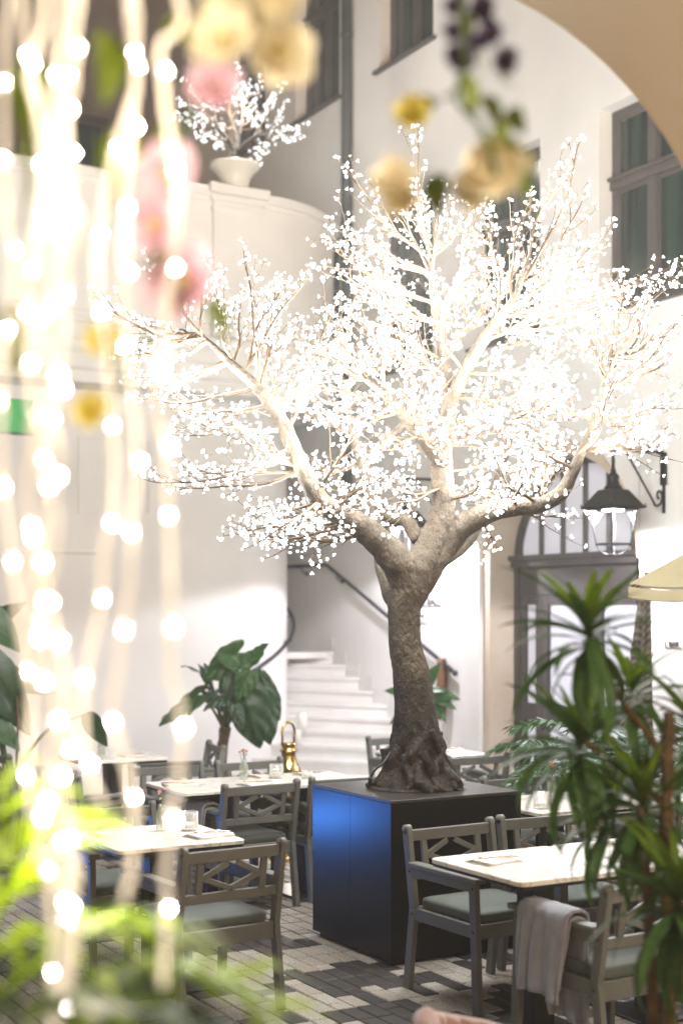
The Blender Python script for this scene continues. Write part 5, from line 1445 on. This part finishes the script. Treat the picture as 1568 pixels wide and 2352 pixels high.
# ------------------------------------------------------------------ foreground dracaena at the right
base=Vector((*XY((1545-784)/F*4.1,4.1),0))
dr=empty('dracaena',base,0,'tall dracaena with long drooping leaves on ochre canes, right foreground','plant')
def TD(u,v,Y=4.1): return P(u,v,Y)-base
canes=[[(1540,2480,4.1,.030),(1535,2250,4.1,.026),(1528,1950,4.1,.024),(1535,1660,4.1,.022),(1535,1645,4.1,.020)],
       [(1535,1760,4.1,.016),(1490,1690,4.1,.013),(1420,1600,4.05,.011),(1348,1440,3.95,.010)],
       [(1530,1850,4.1,.018),(1470,1800,4.15,.015),(1400,1745,4.2,.013),(1335,1700,4.2,.011)],
       [(1500,2352,4.0,.022),(1490,2150,4.0,.021),(1480,1960,4.05,.020),(1470,1850,4.1,.018)],
       [(1560,2300,3.8,.026),(1575,2150,3.8,.022),(1565,2045,3.8,.016)]]
for c in canes:
    sp=smooth_path([(*TD(u,v,Y),r) for u,v,Y,r in c],6)
    rad=[p[3]*.74*(1+.06*((i%3)==0)) for i,p in enumerate(sp)]
    MB().tube([p[:3] for p in sp],rad,12,rough=.12,rfreq=40).build('cane',M['cane'],dr)
lds=[strap_mesh('leaf',M['leaf_drac'],1.0,.132,b_,n=9,fold=.35,tip=.6,twist=tw) for b_,tw in ((.25,.2),(.6,-.3),(1.0,.3),(1.7,.0))]
ldn=[strap_mesh('leaf',M['leaf_drac_new'],1.0,.15,b_,n=9,fold=.4,tip=.6) for b_ in (.3,.7)]
def rosette(u,v,Y,n,L_,seed,tilt=(0,0)):
    rr=random.Random(seed); p=Vector(TD(u,v,Y))
    for k in range(n):
        f_=k/n; el=1.25-2.0*f_+rr.uniform(-.15,.15); az=k*2.399+rr.uniform(-.2,.2)
        me=ldn[k%2] if f_<.22 else lds[min(3,int(f_*4.2+rr.uniform(-.5,.5)))]
        put_leaf(me,dr,p-Vector((0,0,.09*f_)),az,el,rr.uniform(-.25,.25),L_*rr.uniform(.8,1.12)*(.75 if f_<.15 else 1))
rosette(1348,1430,3.95,40,.285,1); rosette(1330,1690,4.2,40,.30,2); rosette(1555,2040,3.8,34,.31,3); rosette(1475,1830,4.1,34,.30,4); rosette(1590,1650,4.3,26,.28,5); rosette(1395,1850,4.35,28,.27,6); rosette(1450,1570,4.35,24,.25,7)

# ------------------------------------------------------------------ foreground palm, bottom left
base=Vector((*XY((60-784)/F*2.1,2.1),0))
fpalm=empty('areca_palm',base,0,'bright lime palm fronds out of focus in the bottom left corner','plant')
def TF(u,v,Y=2.0): return P(u,v,Y)-base
fr_=[((-80,2420),(40,2220),(200,2150),(380,2130),2.0,'leaf_lime'),((-60,2460),(120,2300),(330,2220),(520,2260),1.95,'leaf_lime'),((-100,2400),(-10,2120),(60,1960),(180,1900),2.05,'leaf_lime'),((0,2460),(250,2300),(470,2250),(640,2320),2.0,'leaf_lime'),
     ((-100,2350),(-60,2100),(-20,1900),(20,1800),2.1,'leaf_lime'),((50,2480),(220,2390),(400,2360),(560,2420),1.9,'leaf_palm_dark'),((-80,2420),(80,2300),(220,2290),(380,2330),1.8,'leaf_palm_dark'),((-40,2440),(20,2260),(150,2140),(300,2120),2.15,'leaf_palm_dark')]
rr=random.Random(77)
for (q0,q1,q2,q3,Y,mn) in fr_:
    sp=[Vector(p) for p in smooth_path([tuple(TF(*q,Y+rr.uniform(-.05,.05))) for q in (q0,q1,q2,q3)],8)]
    mb=MB(); mb.tube(sp,[.004*(1-.6*i/len(sp)) for i in range(len(sp))],5)
    for i in range(5,len(sp),3):
        d=(sp[min(i+1,len(sp)-1)]-sp[i-1]).normalized(); sd=d.cross(Vector((0,.0,1))).normalized(); t_=i/len(sp); ll=.20*math.sin(math.pi*(.25+.65*t_))+.03
        for s in (-1,1):
            dd=(sd*s*.9+d*.8+Vector((0,0,rr.uniform(-.1,.3)))).normalized(); b0_=sp[i]; w_=.011
            mid=b0_+dd*ll*.5; tip_=b0_+dd*ll+Vector((0,0,-.35*ll)); ac=(d-dd*d.dot(dd)).normalized()
            mb.add([b0_-ac*w_*.5,b0_+ac*w_*.5,mid+ac*w_,tip_,mid-ac*w_],[(0,1,2,4),(4,2,3)],1)
    mb.build('frond',[M['stem_green'],M[mn]],fpalm)
MB().lathe([(0,0),(.16,0),(.2,.4),(.21,.5),(.19,.5),(.17,.46),(0,.45)],24).build('pot',M['pot_dark'],fpalm)
MB().tube([(0,0,.4),tuple(TF(-60,2430,2.0))],.02,8).build('stem',M['stem_green'],fpalm)

# ------------------------------------------------------------------ curtain of fairy lights
bulb_me=MB().lathe([(0,-.0026),(.0015,-.0022),(.0022,0),(.0018,.002),(0,.0026)],10).mesh('bulb',M['bulb'])
strands=[
 (1.80,[(48,-120),(50,35),(75,180),(98,400),(80,560),(60,780),(75,960),(60,1165),(95,1380),(72,1490),(118,1620),(95,1790),(100,1930),(160,2080),(150,2400)],'outermost at the left edge, swinging inwards low down'),
 (1.86,[(135,-120),(140,60),(120,300),(132,520),(150,620),(138,830),(100,960),(105,1130),(90,1350),(128,1440),(160,1640),(150,1800),(165,2010),(140,2180),(150,2400)],'second from the left edge'),
 (1.92,[(165,-120),(170,135),(150,250),(165,460),(120,640),(100,800),(135,1070),(90,1240),(150,1600),(115,1690),(130,1900),(175,2000),(155,2240),(160,2400)],'third from the left edge, among the densest lights'),
 (1.78,[(90,-120),(100,40),(70,180),(110,330),(150,470),(60,700),(140,880),(80,1000),(130,1200),(100,1400),(110,1560),(140,1740),(90,1960),(170,2120),(140,2400)],'winding across the dense left bundle'),
 (1.88,[(300,-120),(298,45),(312,180),(275,310),(262,355),(235,500),(225,640),(248,850),(265,1100),(242,1265),(226,1420),(195,1575),(200,1740),(235,1850)],'ending short above the front left table'),
 (1.84,[(280,-120),(310,0),(312,180),(295,360),(290,480),(285,600),(288,745),(312,1040),(303,1185),(300,1335),(262,1620),(292,1770),(312,1920),(285,2075)],'hanging over the left table\'s edge'),
 (1.80,[(405,-120),(412,60),(368,120),(405,395),(408,525),(385,690),(360,950),(380,1000),(384,1105),(390,1240),(392,1395),(395,1545),(420,1690),(385,1960),(382,2130),(375,2268)],'rightmost, hanging before the armchair\'s arm'),
 (1.95,[(20,-120),(10,300),(15,470),(30,630),(5,900),(10,1120),(40,1400),(70,1600),(60,1800),(110,2000),(120,2400)],'faint, half out of the picture at the left'),
 (1.74,[(200,-120),(170,60),(172,140),(155,255),(130,420),(178,510),(120,720),(140,810),(105,950),(135,1075),(60,1300),(100,1500),(135,1640),(95,1800),(150,1960),(130,2400)],'nearest, crossing the bundle from the top'),
]
srng=random.Random(5)
for (Y,pts,desc) in strands:
    pp_=[]
    for (u,v) in pts: pp_.append(tuple(P(u,v,Y+srng.uniform(-.05,.05))))
    o0=Vector(pp_[0]); sp=[Vector(p)-o0 for p in smooth_path(pp_,10)]
    # slight wire wobble
    sp=[p+Vector((srng.gauss(0,.0012),srng.gauss(0,.0012),0)) for p in sp]
    t=empty('light_strand',o0,0,'strand of warm fairy lights '+desc,'string lights','fairy light curtain')
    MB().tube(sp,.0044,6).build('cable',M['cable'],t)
    acc=srng.uniform(.02,.06); 
    for i in range(1,len(sp)):
        seg=(sp[i]-sp[i-1]).length; acc-=seg
        if acc<=0:
            link('bulb',bulb_me,t,sp[i]+Vector((srng.uniform(-.004,.004),-.006,0)),(srng.uniform(-1,1),srng.uniform(-1,1),0),srng.uniform(.45,.95)); acc=srng.uniform(.095,.155)
    # the strand's own light
    ld=bpy.data.lights.new('strand_glow','POINT'); ld.energy=(.9,1.6,.5,1.8,.9,1.4,1.0,.8,1.4)[strands.index((Y,pts,desc))]; ld.color=(1,.86,.66); ld.shadow_soft_size=.06
    lo=bpy.data.objects.new('strand_glow',ld); COL.objects.link(lo); lo.parent=t; lo.location=sp[int((.25,.8,.55,.9,.35,.95,.1,.7,.85)[strands.index((Y,pts,desc))]*(len(sp)-1))]+(Vector((-.07,-.16,0)) if strands.index((Y,pts,desc)) in (0,4,6) else Vector((.10,.26,-.02)))

# ------------------------------------------------------------------ flower garlands
def petal_mesh(m,L_=1.0,W_=.9,cup=.5):
    def fn(u,v):
        w=W_*math.sin(math.pi*min(1,.12+.80*v))*.5; x=(u-.5)*2*w; y=v*L_; return (x,y*math.cos(cup*v),y*math.sin(cup*v)*.8+.4*abs(x)*cup)
    return MB().grid(fn,4,5).mesh('petal',m)
pet={k:petal_mesh(M[k]) for k in ('petal_pink','petal_cream','petal_yellow','petal_violet')}
gleaf={k:broad_mesh('leaf',M[k],1.0,.62,.05,.3,.2,.02,n=8,nw=4,seed=41) for k in ('garland_leaf','garland_leaf_dark')}
def flower(parent,loc,kind,size,face,seed,npet=11,core='petal_yellow'):
    rr=random.Random(seed)
    e=empty('flower',loc,0,parent=parent); e.rotation_euler=Vector((0,0,1)).rotation_difference(Vector(face).normalized()).to_euler()
    for k in range(npet):
        ring=0 if k<5 else 1
        o=link('petal',pet[kind],e,(0,0,0)); o.rotation_euler=(R(10+28*(1-ring)+rr.uniform(-8,8)),0,k*2*math.pi/ (5 if ring==0 else npet-5)+ring*.5); s_=size*(.36 if ring==0 else .52)*rr.uniform(.9,1.1); o.scale=(s_,s_,s_)
    MB().lathe([(0,-.02*size),(.09*size,.0),(.09*size,.08*size),(.04*size,.13*size),(0,.14*size)],10).build('centre',M[core],e)
    return e
def garland(name,label,Y,path,flowers,leaves,fs,seed,stem='stem_green'):
    rr=random.Random(seed); p0=P(*path[0],Y); t=empty(name,p0,0,label,'garland','silk flower garlands')
    pts=[tuple(P(u,v,Y+rr.uniform(-.03,.03))-p0) for u,v in path]
    MB().tube(smooth_path(pts,6),.004,6).build('vine',M[stem],t)
    for i,(u,v,k,s_,dy) in enumerate(flowers):
        f_=Vector((-.5+rr.uniform(-.5,.5),-.85,rr.uniform(-.3,.5)))
        flower(t,P(u,v,Y+dy)-p0,k,s_*fs*.9,f_,seed+i)
    for i,(u,v,s_,az,el,k) in enumerate(leaves):
        put_leaf(gleaf[k],t,P(u,v,Y+rr.uniform(-.04,.04))-p0,az,el,rr.uniform(-1,1),s_)
    return t
gr=random.Random(9)
garland('flower_garland','blurred garland of pink and cream silk flowers among the light strands',1.93,
  [(470,-150),(500,60),(480,180),(420,300),(400,420),(370,560),(410,680),(330,800),(250,920),(200,960)],
  [(560,60,'petal_cream',.10,0),(520,100,'petal_cream',.08,-.05),(640,120,'petal_cream',.085,.03),(600,20,'petal_cream',.09,0),(490,215,'petal_pink',.075,0),(395,400,'petal_pink',.085,0),(350,440,'petal_pink',.085,.05),(360,520,'petal_pink',.08,0),(430,650,'petal_pink',.095,0),(400,700,'petal_pink',.08,.04),(210,950,'petal_yellow',.05,0),(245,790,'petal_yellow',.05,0)],
  [(250,80,.10,-1.6,-1.2,'garland_leaf'),(270,300,.11,-1.4,-1.3,'garland_leaf'),(385,290,.06,1.2,-.6,'garland_leaf'),(380,60,.07,-.6,-.3,'garland_leaf'),(40,150,.12,-.4,-1.2,'garland_leaf'),(50,330,.12,-.5,-1.3,'garland_leaf'),(230,330,.12,-.3,-1.1,'garland_leaf'),(340,560,.08,.3,-.5,'garland_leaf'),(370,590,.07,2.0,.2,'garland_leaf_dark'),(480,690,.06,.2,-.8,'garland_leaf'),(20,700,.10,.4,-1.2,'garland_leaf'),(460,30,.08,.9,.4,'garland_leaf'),(250,760,.08,-.5,-1.3,'garland_leaf')],1.45,11)
garland('flower_garland','blurred hanging spray of violet and cream silk flowers at top centre right',2.15,
  [(1050,-150),(1060,40),(1065,160),(1050,230),(1110,300),(1140,400)],
  [(1050,20,'petal_violet',.045,0),(1110,30,'petal_violet',.05,.0),(1120,80,'petal_violet',.045,0),(1055,140,'petal_violet',.055,0),(1095,110,'petal_violet',.045,.03),(1165,140,'petal_violet',.045,0),(1030,80,'petal_violet',.04,0),(950,265,'petal_yellow',.06,0),(905,430,'petal_cream',.085,0),(925,460,'petal_cream',.07,0),(1120,410,'petal_cream',.11,0),(1160,390,'petal_cream',.09,.04),(1090,440,'petal_cream',.075,0)],
  [(1060,170,.07,-.5,-1.1,'garland_leaf'),(1040,215,.06,-2.4,-.2,'garland_leaf_dark'),(1000,240,.06,2.6,.1,'garland_leaf_dark'),(1100,300,.09,.2,-.9,'garland_leaf'),(1130,330,.10,-.6,-.7,'garland_leaf'),(1170,250,.05,.5,-.4,'garland_leaf_dark'),(1000,400,.07,1.0,-.6,'garland_leaf_dark'),(990,420,.07,-1.0,-.3,'garland_leaf_dark'),(1190,430,.06,-.2,-.8,'garland_leaf'),(1150,180,.05,.4,.3,'garland_leaf_dark'),(1075,80,.06,-.3,-.8,'garland_leaf'),(970,250,.04,2.0,-.2,'garland_leaf'),(1110,220,.06,0.2,-.6,'garland_leaf_dark'),(1150,280,.06,.9,-.8,'garland_leaf'),(1205,330,.04,.3,-.5,'garland_leaf_dark'),(1060,20,.06,.6,-.8,'garland_leaf_dark')],1.2,31)

# ------------------------------------------------------------------ assumed arcade pendant, added out of frame to light arch and foreground
pn=empty('assumed_pendant',(2.2,0.5,3.3),0,'assumed warm globe pendant lamp, added out of frame under the arcade','lamp')
MB().tube([(0,0,.12),(0,0,1.85)],.008,6).build('rod',M['black_metal'],pn)
MB().lathe([(0,-.12),(.06,-.105),(.105,-.06),(.12,0),(.105,.06),(.06,.105),(.0,.12)],20).build('globe',glow('assumed_warm_globe',(1,.72,.42),4.0),pn)
ld=bpy.data.lights.new('assumed_pendant_bulb','POINT'); ld.energy=ASSUMED_PENDANT_W; ld.color=(1,.86,.70); ld.shadow_soft_size=.12
lo=bpy.data.objects.new('assumed_pendant_bulb',ld); COL.objects.link(lo); lo.parent=pn; lo.location=(0,0,-.14)

# ------------------------------------------------------------------ thin haze box added to imitate lens bloom round the lights
hz=MB().box((-14,-8,-1.3),(22,32,13.6)).build('bloom_haze', None)
hz['kind']='stuff'
hm=bpy.data.materials.new('bloom_haze'); hm.use_nodes=True; hn=hm.node_tree.nodes
hn.remove(hn['Principled BSDF']); pv=hn.new('ShaderNodeVolumePrincipled')
pv.inputs['Density'].default_value=BLOOM_HAZE; pv.inputs['Color'].default_value=(.97,.96,.95,1); pv.inputs['Anisotropy'].default_value=0.0
hm.node_tree.links.new(pv.outputs[0],hn['Material Output'].inputs['Volume'])
hz.data.materials.clear(); hz.data.materials.append(hm)
